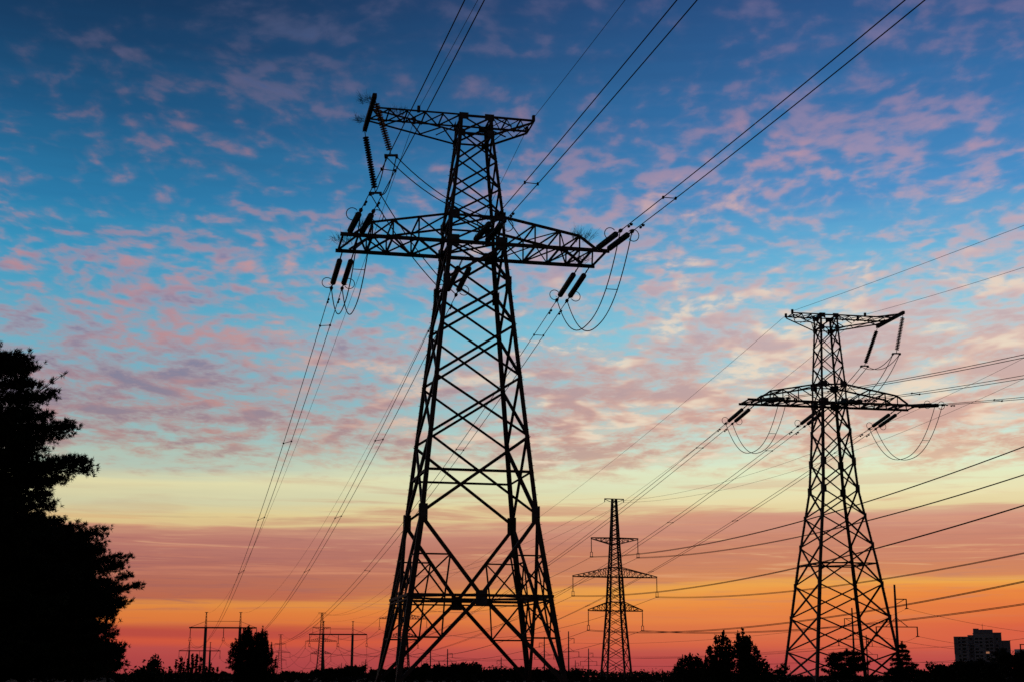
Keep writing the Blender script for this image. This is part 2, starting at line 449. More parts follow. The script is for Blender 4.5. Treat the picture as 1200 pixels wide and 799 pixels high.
        k = 5 if s == beam_side else 3
        for i in range(k):
            x0, x1 = w1 + (xe - w1) * i / k, w1 + (xe - w1) * (i + 1) / k
            y0 = w1 if i % 2 else -w1
            m.angle((s * x0, y0, top_z), (s * x1, -y0, top_z), .09, (0, 0, 1), off=.02)
            m.angle((s * x0, -y0, top_z), (s * x1, y0, top_z), .08, (0, 0, 1), off=.06)
            m.angle((s * x1, -tipw, top_z), (s * x1, tipw, top_z), .1, (0, 0, 1), off=.1)
            zz = lambda x: top2_z + (top_z - .16 - top2_z) * (x - w2) / (xe - w2)
            x0, x1 = max(x0, w2), max(x1, w2)
            m.angle((s * x0, -y0, zz(x0)), (s * x1, y0, zz(x1)), .09, (0, 0, -1), off=.02)
        for sy in (-1, 1):
            m.box((s * peg_len, sy * tipw, top_z + .16), (1, 0, 0), (0, 1, 0), (0, 0, 1), .22, .3, .5)
        w = m.build('earth_wire_arm', STEEL, root)
        for c in ch: c.build('chord', STEEL, w)
    m = MB()
    xb = beam_x; lat = abs(beam_half)
    for dxx in (-.13, .13):
        m.bar((xb + dxx, -lat, top_z - .02), (xb + dxx, lat, top_z - .02), .07, .36)
    for i in range(13):
        y = -lat + .1 + (2 * lat - .2) * i / 12
        m.bar((xb - .1, y, top_z + .02), (xb + .1, y, top_z + .02), .2, .3)
    ins = -beam_side
    if not k_base:      # tie rods from the arm to the ends of the beam
        for sy in (-1, 1):
            m.angle((xb + ins * 2.6, sy * w1, top_z), (xb, sy * lat * .9, top_z), .14, (0, 0, 1))
            m.angle((xb + ins * 1.2, sy * w1, top_z + .1), (xb, sy * lat * .55, top_z + .1), .12, (0, 0, 1))
    m.build('jumper_beam', STEEL, root)
    rz = Matrix.Rotation(yaw, 4, 'Z'); base = Vector(loc)
    T.w = lambda x, y, z: base + (rz @ Vector((x, y, z)))
    T.nrm = lambda v: rz @ Vector(v)
    T.wa, T.w1 = wa, w1
    T.arm_z, T.top_z, T.root = arm_z, top_z, root
    return T

E_ = 1.7
T_horiz = []
T1 = anchor_tower('tall nearest lattice pylon filling the middle of the view with a wide K-braced base', (-3.178, 108., 0), R_(11.763),
    [(-.1, 6.235), (6.6, 5.267), (12.46, 4.415), (33.73, 2.2725), (36.0, 2.15), (43.1, 1.392), (44.62, 1.32), (46, 1.3)],
    [12.49, 18.48, 23.1, 27.23, 30.64, 33.72], (12.46, 6.62), 33.72, 36.0, 43.1, 44.62, 10.62, 4.68, -1, -8.45, 3.75, .33, .19, None)
T_horiz = [13.73, ]
T2 = anchor_tower('lattice pylon standing on the right, narrow body with small X panels down to the ground', (39.169, 172., 0), R_(9.87),
    [(-.1, 5.46), (13.7, 3.67), (22.62, 2.316), (33.23, 1.636), (35.55, 1.591), (42.75, 1.173), (44.36, 1.148), (46, 1.14)],
    [0.2, 3.5, 7.45, 11.3, 15.9, 19.4, 22.65, 26.0, 29.8, 33.2], None, 33.22, 35.55, 42.75, 44.36, 11.1, 4.77, 1, 8.6, 3.9, .30, .17, None)

# ------------------------------------------------------------------ wires
def wire_obj(name, pts, r, label, cat, group=None, mat=None, n=6, extra=None):
    m = MB(); m.tube(pts, r, n)
    o = m.build(name, mat or WIRE, None, True, loc=tuple(pts[0]))
    return tag(o, label, cat, group)
def parab(P0, d, L, b, c, n):
    return [Vector((P0.x + d.x * s, P0.y + d.y * s, P0.z + b * s + c * s * s)) for s in [L * (i / n) for i in range(n + 1)]]
def fit_open(P0, heading, pix, c0=.0003, sc=.00012):
    """parabola z = z0 + b s + c s^2 in the vertical plane through P0; the bearings in pix say how it hangs"""
    d = Vector((math.sin(heading), math.cos(heading), 0)); n = Vector((d.y, -d.x, 0))
    A, B = [], []
    for px, py in pix:
        q = on_plane(px, py, P0, n); s = (q - P0).dot(d)
        if s <= 1: continue
        A.append((s / .1, s * s / .1)); B.append((q.z - P0.z) / .1)
    A.append((0, 1 / sc)); B.append(c0 / sc)
    b, c = np.linalg.lstsq(np.array(A), np.array(B), rcond=None)[0]
    return d, float(b), float(c)
def fit_span(P0, P1, pix, sag0):
    h = Vector((P1.x - P0.x, P1.y - P0.y, 0)); L = h.length; d = h / L; n = Vector((d.y, -d.x, 0))
    num, den = sag0 * .02, .02
    for px, py in pix:
        q = on_plane(px, py, P0, n); t = (q - P0).dot(d) / L
        if .02 < t < .98:
            k = 4 * t * (1 - t); sg = (P0.z + (P1.z - P0.z) * t - q.z) / k
            if 0 < sg < L * .12: num += sg * k * k; den += k * k
    sag = num / den
    b = (P1.z - P0.z) / L - 4 * sag / L; c = 4 * sag / L ** 2
    return d, L, b, c
STR = 6.7
def tension_string(A, dirv, label, group, length=STR, ring_side=1, side=None):
    """glass string between the arm at A and the dead-end clamp, with a corona ring at the line end"""
    root = empty('tension_insulator', tuple(A)); tag(root, label, 'insulator', group)
    a = unit(dirv); Z = Vector((0, 0, 0))
    m = MB()
    m.tube([Z - a * .12, a * 1.45], .055, 6); m.box(a * .7, a, unit(a.cross(Vector((0, 0, 1)))), (0, 0, 1), .2, .06, .16)
    m.build('link', STEEL, root)
    m = MB(); m.tube([a * (length - 1.02), a * (length - .1)], .055, 6); m.build('link', STEEL, root)
    m = MB(); n = 26; d0, d1 = 1.4, length - 1.0
    prof = []
    for i in range(n):
        z = d0 + (d1 - d0) * i / n; st = (d1 - d0) / n
        prof += [(z, .12), (z + st * .15, .225), (z + st * .5, .24), (z + st * .72, .17)]
    prof = [(d0 - .01, .06)] + prof + [(d1, .06)]
    m.lathe(Z, a, prof, 10); m.build('disc_stack', GLASS, root, True)
    side = unit(side if side is not None else a.cross(Vector((0, 0, 1)))) * ring_side
    upv = unit(side.cross(a)); m = MB()
    pts = [a * (length - 1.0) + side * .46 + (upv * math.cos(t) * .46 + side * math.sin(t) * .44) for t in [math.pi * 1.6 * k / 16 - .9 for k in range(17)]]
    m.tube(pts, .034, 5); m.tube([a * (length - .45), a * (length - .8) + side * .33], .02, 5)
    m.build('corona_ring', STEEL, root, True)
    m = MB(); m.lathe(a * (length - .12), a * (length + .5), [(0, .05), (.06, .15), (.22, .15), (.3, .08), (.62, .06)], 8); m.build('dead_end_clamp', PLATE, root, True)
    return A + a * length
def local_part(mb_, name, parent, mat, smooth=True):
    off = parent.location
    mb_.v = [(x - off[0], y - off[1], z - off[2]) for x, y, z in mb_.v]
    return mb_.build(name, mat, parent, smooth)
def add_damper(parent, d, P0, b, c, s):
    f = lambda s_: Vector((P0.x + d.x * s_, P0.y + d.y * s_, P0.z + b * s_ + c * s_ * s_))
    p = f(s); a = unit(f(s + .5) - p); m = MB(); dn = Vector((0, 0, -.17))
    m.tube([p, p + dn], .04, 5); m.tube([p + dn - a * .34, p + dn + a * .34], .024, 5)
    for q in (-1, 1): m.lathe(p + dn + a * (q * .2), p + dn + a * (q * .44), [(0, .05), (.04, .1), (.19, .09), (.24, .03)], 6)
    local_part(m, 'vibration_damper', parent, WIRE)
def add_spacer(parent, f0, f1, s):
    p, q = f0(s), f1(s); m = MB(); m.tube([p, q], .032, 5)
    for e in (p, q): m.box(e, (1, 0, 0), (0, 1, 0), (0, 0, 1), .14, .3, .14)
    local_part(m, 'spacer', parent, WIRE)

CR_W = .033      # conductor radius
EW_W = .020
HEAD = R_(-14.6)
def phase_pair(T, xs, sy, heading, pix2, far_pts, names, length, word, cond_group, ins_group, spacers, z_off=-.16, r=CR_W, c0=.0003):
    """two strings and the two wires that they hold, on the near (sy=-1) or far (sy=+1) side of the arm"""
    clamps, fs, objs = [], [], []
    for j, x in enumerate(xs):
        A = T.w(x, sy * (T.wa + .05), T.arm_z + z_off)
        if far_pts is None:
            d, b, c = fit_open(A, heading, pix2[j], c0); L = length
        else:
            d, L, b, c = fit_span(A, far_pts[j], pix2[j], 12.)
        v = unit(Vector((d.x, d.y, b + c * 4)))
        cl = tension_string(A, v, names['ins'] % word[j], ins_group, ring_side=-1 if (j == 1) == (sy < 0) else 1)
        # the wire starts at the clamp
        s0 = STR * math.hypot(v.x, v.y)
        b2 = b + 2 * c * s0
        n = 60
        start = cl
        pts = parab(start, d, L - s0, b2, c, n)
        if far_pts is not None:    # close the last millimetres
            e = far_pts[j] - pts[-1]
            pts = [p + e * (i / n) for i, p in enumerate(pts)]
        o = wire_obj('power_line', pts, r, names['wire'] % word[j], 'power line', cond_group)
        add_damper(o, d, start, b2, c, 2.2)
        f = (lambda s_, P=start, dd=d, bb=b2, cc=c: Vector((P.x + dd.x * s_, P.y + dd.y * s_, P.z + bb * s_ + cc * s_ * s_)))
        clamps.append(cl); fs.append(f); objs.append(o)
    for s in spacers: add_spacer(objs[0], fs[0], fs[1], s)
    return clamps
def hang(p, q, sag, n=16, pw=2.):
    return [lerp(p, q, i / n) - Vector((0, 0, sag * (1 - abs(2 * i / n - 1) ** pw))) for i in range(n + 1)]

# far portals on which the two nearest lines hang next (built below); wires end at their insulators
def portal_points(Y, xs_px, y_px): return [at(x, y_px, Y) for x in xs_px]
Y1, Y2 = 515., 610.
P1c = portal_points(Y1, (222.4, 261.5, 300.2), 750.5)
P2c = portal_points(Y2, (362.5, 396.2, 429.7), 757.)
def both(p, d=.4): return [p + Vector((-d, 0, 0)), p + Vector((d, 0, 0))]

BIG, RGT = 'the nearest pylon', 'the right-hand pylon'
TOW = math.pi + HEAD
def line_set(T, tname, near_pix, far_pix, far_pts, spac_n, spac_f, near_len, xoff, jsag, hn, c0n):
    res = {}
    for k, (ph, xs) in enumerate((('left', (-10.1, -9.2)), ('middle', (-.45, .45)), ('right', (9.25, 10.15)))):
        wd = ('left wire', 'right wire')
        own = tname + ("'s %s arm" % ph if ph != 'middle' else "'s body")
        nn = {'ins': 'glass insulator of the %s on the near side of ' + own, 'wire': '%s of the pair passing overhead to ' + own}
        fn = {'ins': 'glass insulator of the %s on the far side of ' + own, 'wire': '%s of the pair running off behind ' + own}
        cn_ = phase_pair(T, xs, -1, hn, near_pix[k], None, nn, near_len, wd, 'overhead power lines', 'glass insulators of the two big pylons', spac_n[k], c0=c0n)
        cf_ = phase_pair(T, xs, 1, None, far_pix[k], [far_pts[k] + o for o in (Vector((-.3, 0, 0)), Vector((.3, 0, 0)))], fn, 0, wd, 'overhead power lines', 'glass insulators of the two big pylons', spac_f[k])
        res[ph] = (cn_, cf_)
        if ph != 'middle':
            fs = []
            for j in (0, 1):
                a, b = cn_[j], cf_[j]
                pts = hang(a, b, jsag[ph], 24, 2.3)
                o = wire_obj('jumper_cable', pts, .042, "%s of two slack loops hanging below %s's %s arm" % (('outer', 'inner')[j if ph == 'left' else 1 - j], tname, ph), 'jumper cable', 'slack jumper loops')
                fs.append((pts, o))
            m = MB()
            for i in (5,):
                p, q = fs[0][0][i], fs[1][0][i]
                m.tube([p, q], .03, 5)
            local_part(m, 'spacer', fs[0][1], WIRE)
    return res

res1 = line_set(T1, BIG,
    [[[(425, 248), (544, 0)], [(442, 245), (567, 0)]],
     [[(593, 240), (793.5, 0)], [(600, 250.7), (817, 0)]],
     [[(755.6, 250.8), (800, 213.5), (1060, 0)], [(768, 252), (800, 227.7), (1083, 0)]]],
    [[[(340, 500), (323, 554), (297, 627), (269, 694.5), (243, 749)], [(349.5, 500), (329, 554), (301, 627), (273, 694.5), (246.6, 749)]],
     [[(440, 514), (420.5, 556), (379, 627), (342, 694.5), (304.6, 743)], [(446, 514), (427, 556), (383, 627), (346, 694.5), (308, 743)]],
     [[(588, 448), (525, 540), (466, 620), (440, 652), (399, 700), (376.5, 721), (342.5, 748)], [(584, 469), (519, 560), (440, 660), (342, 750)]]],
    P1c, [(9,), (9,), (9,)], [(8, 42, 78, 118), (8, 40, 76, 116), (8, 44, 80, 120)], 190., 0, {'left': 4.4, 'right': 4.7}, TOW, .00022)
res2 = line_set(T2, RGT,
    [[[(1013, 453), (1200, 414.3)], [(1013, 455), (1200, 418)]],
     [[(1047, 464), (1200, 439.3)], [(1047, 466), (1200, 443)]],
     [[(1104, 478), (1200, 463)], [(1104, 479.5), (1200, 465.5)]]],
    [[[(841.3, 506.7), (760, 568), (721, 604), (660, 647), (613, 679), (570, 707)], [(850, 505), (763, 573), (660, 651), (613, 682), (522, 735)]],
     [[(790, 605), (745, 637), (676.5, 680), (609, 722)], [(790, 608.6), (748, 638), (683, 680), (613, 722)]],
     [[(946.5, 557.8), (812.8, 640), (742.6, 680), (660, 721)], [(947, 560), (790, 654), (745.6, 680), (664, 721)]]],
    P2c, [(12,), (12,), (12,)], [(10, 46, 84, 126), (10, 48, 88, 130), (10, 46, 86, 126)], 230., 0, {'left': 5.0, 'right': 5.2}, TOW, .0004)

# jumper of the middle circuit, carried round the body by two long strings under the jumper beam
def suspension_string(A, B, label, mat, group, rad=.27, n=21):
    root = empty('suspension_insulator', tuple(A)); tag(root, label, 'insulator', group)
    v = B - A; L = v.length; a = unit(v)
    m = MB(); m.tube([a * 0 + Vector((0, 0, .1)), a * .45], .04, 6); m.build('link', STEEL, root)
    m = MB(); m.tube([a * (L - .42), a * (L - .06)], .04, 6); m.build('link', STEEL, root)
    m = MB(); prof = [(.42, .03)]
    for i in range(n):
        z = .44 + (L - .85) * i / n; st = (L - .85) / n
        prof += [(z, .05), (z + st * .2, rad * .6), (z + st * .42, rad), (z + st * .55, rad * .95), (z + st * .62, .05)]
    m.lathe((0, 0, 0), a, prof, 10); m.build('disc_stack', mat, root)
    m = MB(); m.box(a * L, (1, 0, 0), (0, 1, 0), (0, 0, 1), .95, .12, .16)
    for s in (-.42, .42): m.box(a * L + Vector((s, 0, -.08)), (1, 0, 0), (0, 1, 0), (0, 0, 1), .2, .46, .22)
    m.build('yoke', PLATE, root)
    return B
def middle_jumper(T, tname, bx, bh, near_px, far_px, res):
    An, Af = T.w(bx, -bh + .15, T.top_z - .2), T.w(bx, bh - .1, T.top_z - .2)
    n = T.nrm((0, 1, 0))
    Bn, Bf = on_plane(*near_px, An + n * .25, n), on_plane(*far_px, Af - n * .25, n)
    suspension_string(An, Bn, 'long ribbed insulator under the near end of the top beam of ' + tname, PORC, 'long jumper insulators')
    suspension_string(Af, Bf, 'long ribbed insulator under the far end of the top beam of ' + tname, PORC, 'long jumper insulators')
    cn_, cf_ = res['middle']
    for j, s in enumerate((-.4, .4)):
        o = Vector((s, 0, -.1))
        pts = hang(cn_[j], Bn + o, .9, 14)[:-1] + hang(Bn + o, Bf + o, 1.0, 10)[:-1] + hang(Bf + o, cf_[j], .6, 14)
        ob = wire_obj('jumper_cable', pts, .042, '%s of two cables led round the body of %s under its top beam' % (('outer', 'inner')[j], tname), 'jumper cable', 'jumper cables round the tower body')
    return Bn, Bf
middle_jumper(T1, BIG, -8.45, 3.75, (458.5, 182.5), (440, 226.5), res1)
middle_jumper(T2, RGT, 8.6, 3.9, (1050.3, 414), (1013, 428.5), res2)

# earth wires on the heads
def earth(T, x, sy, heading, pix, L, label, far=None, c0=.0002):
    A = T.w(x, sy * T.w1, T.top_z + .2)
    if far is None:
        d, b, c = fit_open(A, heading, pix, c0)
    else:
        d, L, b, c = fit_span(A, far, pix, 9.)
    pts = parab(A, d, L, b, c, 60)
    if far is not None:
        e = far - pts[-1]; pts = [p + e * (i / 60) for i, p in enumerate(pts)]
    wire_obj('earth_wire', pts, EW_W, label, 'earth wire', 'thin earth wires on the tower heads')
PK1 = [at(241.3, 717.5, Y1), at(283.3, 717.5, Y1)]
PK2 = [at(379.5, 728., Y2), at(414., 728., Y2)]
earth(T1, -4.68, -1, TOW, [(494, 125), (560, 0)], 190, 'thin single wire rising from the left peg of the head of ' + BIG)
earth(T1, 4.68, -1, TOW, [(660, 98), (731.7, 0)], 190, 'thin single wire rising from the right tip of the head of ' + BIG)
earth(T1, -4.68, 1, None, [(425.4, 312), (393.8, 400), (351, 515), (252, 711)], 0, 'thin single wire running down behind the left side of ' + BIG, PK1[0])
earth(T1, 4.68, 1, None, [(589, 211), (443, 500), (402, 563.6), (360.7, 649.6), (310, 706)], 0, 'thin single wire running down behind the body of ' + BIG, PK1[1])
earth(T2, -4.77, -1, TOW, [(1000, 338), (1200, 265)], 230, 'thin single wire rising right from the left head tip of ' + RGT, None, .0003)
earth(T2, 4.77, -1, TOW, [(1082, 353), (1200, 312)], 230, 'thin single wire rising right from the right head arm of ' + RGT, None, .0003)
earth(T2, -4.77, 1, None, [(860, 421), (780, 487), (700, 555), (648, 594)], 0, 'thin single wire running down left from the left head tip of ' + RGT, PK2[0])
earth(T2, 4.77, 1, None, [(945, 420), (888, 470), (820, 520), (728, 590)], 0, 'thin single wire running down left behind the body of ' + RGT, PK2[1])

# twiggy bristles that have gathered on the arms of the near tower
def twig_tuft(P, n, rad, label, up=(0, 0, 1), side=None):
    m = MB(); r = random.Random(int(P.x * 31 + P.z * 7) & 0xffff)
    for i in range(n):
        b = Vector((r.uniform(-1, 1), r.uniform(-1, 1), 0)) * rad * .6
        d = unit(Vector(up) * .9 + Vector((r.uniform(-1, 1), r.uniform(-1, 1), r.uniform(-.5, 1.0))) * .75)
        L = rad * r.uniform(.6, 1.15); p1 = b + d * L * .5
        d2 = unit(d + Vector((r.uniform(-1, 1), r.uniform(-1, 1), r.uniform(-.5, 1))) * .4)
        m.tube([b, p1, p1 + d2 * L * .5], [.013, .009, .004], 3)
        for k in range(3):
            d3 = unit(d2 + Vector((r.uniform(-1, 1), r.uniform(-1, 1), r.uniform(-1, 1))) * .8); q = lerp(b, p1, r.uniform(.4, 1))
            m.tube([q, q + d3 * L * r.uniform(.25, .5)], [.009, .004], 3)
    o = m.build('twig_tuft', TWIG, None, False); o.location = P
    tag(o, label, 'twigs', 'twig tufts on the near tower')
twig_tuft(T1.w(-8.75, -2.4, 44.6), 30, .9, 'dark twiggy tuft round the upper end of the top beam of ' + BIG, (-.6, -.2, .4))
twig_tuft(T1.w(-8.75, 1.6, 44.6), 30, .9, 'dark twiggy tuft beside the lower end of the top beam of ' + BIG, (-.8, .2, .2))
twig_tuft(T1.w(-6.3, 0, 44.7), 26, .85, 'dark twiggy tuft on the top arm between beam and first peg', (.2, 0, 1))
twig_tuft(T1.w(-10.1, .6, 33.9), 36, 1.05, 'dark twiggy tuft at the outer end of the left arm of ' + BIG, (-.3, 0, .6))
twig_tuft(T1.w(-8.6, -1.3, 34.6), 28, 1.0, 'dark twiggy tuft behind the insulators of the left arm of ' + BIG, (0, 0, .8))
twig_tuft(T1.w(8.7, -.8, 34.9), 40, 1.2, 'dark twiggy tuft on top of the right arm end of ' + BIG, (.2, 0, .8))
twig_tuft(T1.w(9.0, 1.2, 33.7), 32, 1.0, 'dark twiggy tuft inside the right arm end of ' + BIG, (.2, 0, .3))

# ------------------------------------------------------------------ the double-circuit pylons of the line beyond
ARMS = [(30.9, 29.5, 5.7, 'top'), (21.9, 24.1, 10.15, 'middle'), (14.2, 16.2, 6.55, 'bottom')]
INS_LEN = (4.4, 4.3, 4.25)
def circuit_pylon(label):
    root = empty('suspension_pylon', (0, 0, 0)); tag(root, label, 'pylon', 'three-armed pylons in a row')
    tab = [(-2.6, 3.0), (0, 2.75), (14, 1.75), (22, 1.35), (31, .85), (40, .45)]
    Wd = lambda z: float(np.interp(z, [a for a, b in tab], [b for a, b in tab]))
    cn = lambda sx, sy, z: Vector((sx * Wd(z), sy * Wd(z), z))
    for sx in (-1, 1):
        for sy in (-1, 1):
            m = MB()
            for z0, z1 in zip((-2.6, 14, 22, 31), (14, 22, 31, 40)):
                m.bar(cn(sx, sy, z0), cn(sx, sy, z1), .38 if z0 < 20 else .3)
            m.build('leg', STEEL, root)
    lv = [-2.6]
    while lv[-1] < 39: lv.append(lv[-1] + max(1.1, Wd(lv[-1]) * 1.05))
    lv[-1] = 40
    for n, l, r in [((0, -1, 0), (-1, -1), (1, -1)), ((0, 1, 0), (1, 1), (-1, 1)), ((-1, 0, 0), (-1, 1), (-1, -1)), ((1, 0, 0), (1, -1), (1, 1))]:
        m = MB()
        for z0, z1 in zip(lv[:-1], lv[1:]):
            m.angle(cn(*l, z0), cn(*r, z1), .135, n); m.angle(cn(*r, z0), cn(*l, z1), .135, n, off=.07)
        for z, z2, a, nm in ARMS:
            m.angle(cn(*l, z), cn(*r, z), .16, n, off=.1); m.angle(cn(*l, z2), cn(*r, z2), .16, n, off=.1)
        m.build('face_bracing', STEEL, root)
    for z, z2, a, nm in ARMS:
        for s in (-1, 1):
            m = MB(); tip = Vector((s * a, 0, z)); w0, w2 = Wd(z), Wd(z2)
            k = 7 if a > 8 else 4
            for sy in (-1, 1):
                p0, p2 = Vector((s * w0, sy * w0, z)), Vector((s * w2, sy * w2, z2))
                m.bar(p0, tip, .22); m.bar(p2, tip + Vector((0, 0, .2 if z2 > z else -.2)), .19)
                for i in range(k):
                    t0, t1 = i / k, (i + 1) / k
                    m.bar(lerp(p0, tip, t0), lerp(p2, tip, t1 * .98), .11); m.bar(lerp(p0, tip, t1), lerp(p2, tip, t1 * .98), .11)
            for i in range(k):
                t0, t1 = i / k, (i + 1) / k; sy = 1 if i % 2 else -1
                m.bar(lerp(Vector((s * w0, sy * w0, z)), tip, t0), lerp(Vector((s * w0, -sy * w0, z)), tip, t1), .07)
            m.build('cross_arm', STEEL, root)
    m = MB(); m.bar((-2.35, 0, 40.05), (2.35, 0, 40.05), .3, .2)
    for s in (-1, 1):
        m.bar((s * .45, 0, 39.2), (s * 2.3, 0, 39.95), .12); m.bar((s * 2.3, 0, 40), (s * 2.3, 0, 39.3), .14)
    m.build('peak_bar', STEEL, root)
    return root
def hung_insulator(label, group, L=4.3):
    root = empty('suspension_insulator', (0, 0, 0)); tag(root, label, 'insulator', group)
    m = MB(); prof = [(0, .05)]
    n = 22
    for i in range(n):
        z = .2 + (L - 1.3) * i / n; st = (L - 1.3) / n
        prof += [(z, .07), (z + st * .4, .15), (z + st * .7, .07)]
    prof += [(L - 1.0, .05)]
    m.lathe((0, 0, 0), (0, 0, -1), prof, 7); m.build('disc_stack', PORC, root)
    m = MB()
    for s in (-.25, .25): m.bar((s, 0, -L + 1.05), (s, 0, -L), .1)
    m.bar((-.32, 0, -L + 1.02), (.32, 0, -L + 1.02), .12)
    m.box((0, 0, -L), (1, 0, 0), (0, 1, 0), (0, 0, 1), .75, .5, .14)
    m.build('yoke', STEEL, root)
    return root
LH = R_(-14.3)
pyl_pos = [(722., 333.), (471.5, 613.), (375.5, 930.), (327.6, 1480.)]
pyl_lab = ['three-armed lattice pylon in the open between the two big pylons', 'distant three-armed pylon seen through the left legs of the tall nearest pylon',
           'distant three-armed pylon beside the left post of the second portal', 'farthest small three-armed pylon right of the two young pines']
where = ['the open-field pylon', 'the pylon behind the legs', 'the pylon beside the second portal', 'the farthest small pylon']
PY = []
proto = circuit_pylon(pyl_lab[0])
iproto = None
for i, (px, Y) in enumerate(pyl_pos):
    o = proto if i == 0 else copy_tree(proto)
    o.location = (ground_x(px, Y), Y, (0, -.9, -5.4, -7.8)[i]); o.rotation_euler = (0, 0, R_(11))
    o['label'] = pyl_lab[i]
    rz = Matrix.Rotation(R_(11), 4, 'Z'); nodes = {}
    for (z, z2, a, nm), L in zip(ARMS, INS_LEN):
        for s, sd in ((-1, 'left'), (1, 'right')):
            p = Vector(o.location) + (rz @ Vector((s * (a - .1), 0, z - .08)))
            lab = 'thin insulator hanging from the %s %s arm of %s' % (nm, sd, where[i])
            if iproto is None: q = iproto = hung_insulator(lab, 'hanging insulators of the three-armed pylons')
            else: q = copy_tree(iproto); q['label'] = lab
            q.location = p; q.rotation_euler = (0, 0, R_(11))
            nodes[nm, sd] = p + Vector((0, 0, -4.35))
    for s, sd in ((-1, 'left'), (1, 'right')):
        nodes['peak', sd] = Vector(o.location) + (rz @ Vector((s * 2.3, 0, 39.3)))
    PY.append(nodes)
right_px = {('top', 'left'): [(790, 643.7), (840, 634), (938, 611), (1021, 585), (1151, 541.6), (1200, 523)],
            ('top', 'right'): [(790, 651), (840, 645.5), (934, 629), (1021.5, 608), (1200, 556)],
            ('middle', 'left'): [(789.6, 690.7), (840, 684), (927.5, 666), (1031, 640.5), (1200, 592)],
            ('middle', 'right'): [(840, 698.5), (921, 692), (1037.7, 679), (1200, 647)],
            ('bottom', 'left'): [(789.6, 740), (840, 737.6), (918, 729.5), (1067, 707), (1200, 681)],
            ('bottom', 'right'): [(790, 739.9), (840, 741), (1063.6, 726), (1200, 707)],
            ('peak', 'left'): [(790, 574.5), (960, 529), (1022, 506), (1197, 418)],
            ('peak', 'right'): [(790, 584), (960, 541.5), (1040, 513), (1197, 445)]}
for key, pix in right_px.items():
    P0 = PY[0][key]; nm, sd = key
    d, b, c = fit_open(P0, math.pi + LH, pix, .0003, .0002)
    pts = parab(P0, d, 330, b, c, 70); perp = Vector((d.y, -d.x, 0))
    if nm == 'peak':
        wire_obj('earth_wire', pts, .022, 'faint wire from the %s end of the bar of %s to the right' % (sd, where[0]), 'earth wire', 'earth wires of the three-armed line', n=4)
    else:
        for k in (-1, 1):
            wire_obj('power_line', [p + perp * .2 * k + Vector((0, 0, -.10 * k)) for p in pts], .045, '%s of two close wires running right from the %s %s arm of %s' % ('upper' if k < 0 else 'lower', nm, sd, where[0]), 'power line', 'wires of the three-armed line', n=4)
for i in range(3):
    for key in right_px:
        nm, sd = key
        p, q = PY[i][key], PY[i + 1][key]
        sg = (6., 8., 12.)[i] * (.75 if nm == 'peak' else 1)
        pts = hang(p, q, sg, 36)
        wire_obj('earth_wire' if nm == 'peak' else 'power_line', pts, (.045, .065, .09)[i] * (.7 if nm == 'peak' else 1),
                 'thin wire from the %s %s of %s leading left' % (sd, 'bar end' if nm == 'peak' else nm + ' arm', where[i]), 'earth wire' if nm == 'peak' else 'power line', 'wires of the three-armed line', n=4)

# ------------------------------------------------------------------ portals
def portal(label, w, hb, hp, post_x):
    root = empty('portal_pylon', (0, 0, 0)); tag(root, label, 'pylon', 'concrete portal pylons')
    for s in (-1, 1):
        m = MB(); m.tube([(s * post_x, 0, -.2), (s * post_x, 0, hb + .3)], [.62, .5], 10); m.build('post', CONC, root, True)
        m = MB()
        for a, b in ((-.3, -.3), (.3, -.3), (.3, .3), (-.3, .3)):
            m.bar((s * post_x + a, b, hb), (s * post_x + a * .35, b * .35, hp), .11)
        for k in range(5):
            t0, t1 = k / 5, (k + 1) / 5
            for f in (1, -1):
                x0, x1 = .3 * (1 - .65 * t0), .3 * (1 - .65 * t1)
                m.bar((s * post_x - f * x0, -x0, hb + (hp - hb) * t0), (s * post_x + f * x1, -x1, hb + (hp - hb) * t1), .07)
        m.bar((s * post_x - .55, 0, hp), (s * post_x + .55, 0, hp), .2)
        m.build('earth_wire_peak', STEEL, root)
    m = MB()
    for y in (-.3, .3): m.bar((-w, y, hb), (w, y, hb), .3, .5)
    for k in range(24): 
        x = -w + 2 * w * k / 24; m.bar((x, -.3, hb), (x + 2 * w / 24, .3, hb), .1)
    m.build('cross_beam', STEEL, root)
    m = MB()
    for s in (-1, 1):
        m.tube([(s * post_x, 0, hb + (hp - hb) * .42), (s * (w - .3), 0, hb + .15)], .06, 4)
    m.tube([(-post_x, 0, hb + (hp - hb) * .42), (post_x, 0, hb + (hp - hb) * .42)], .07, 4)
    m.build('stay', STEEL, root)
    return root
portals = [(Y1, 222.4, 300.2, 241.5, 282., 735., 717., 'first portal pylon of two posts under the row of small trees on the left', 'the first portal', P1c),
           (Y2, 362.5, 429.7, 379.5, 414., 742.8, 727.5, 'second portal pylon of two posts left of the tall nearest pylon', 'the second portal', P2c),
           (838., 210., 258., 222., 246.5, 762., 752., 'smallest portal pylon seen low behind the first portal', 'the smallest portal', None)]
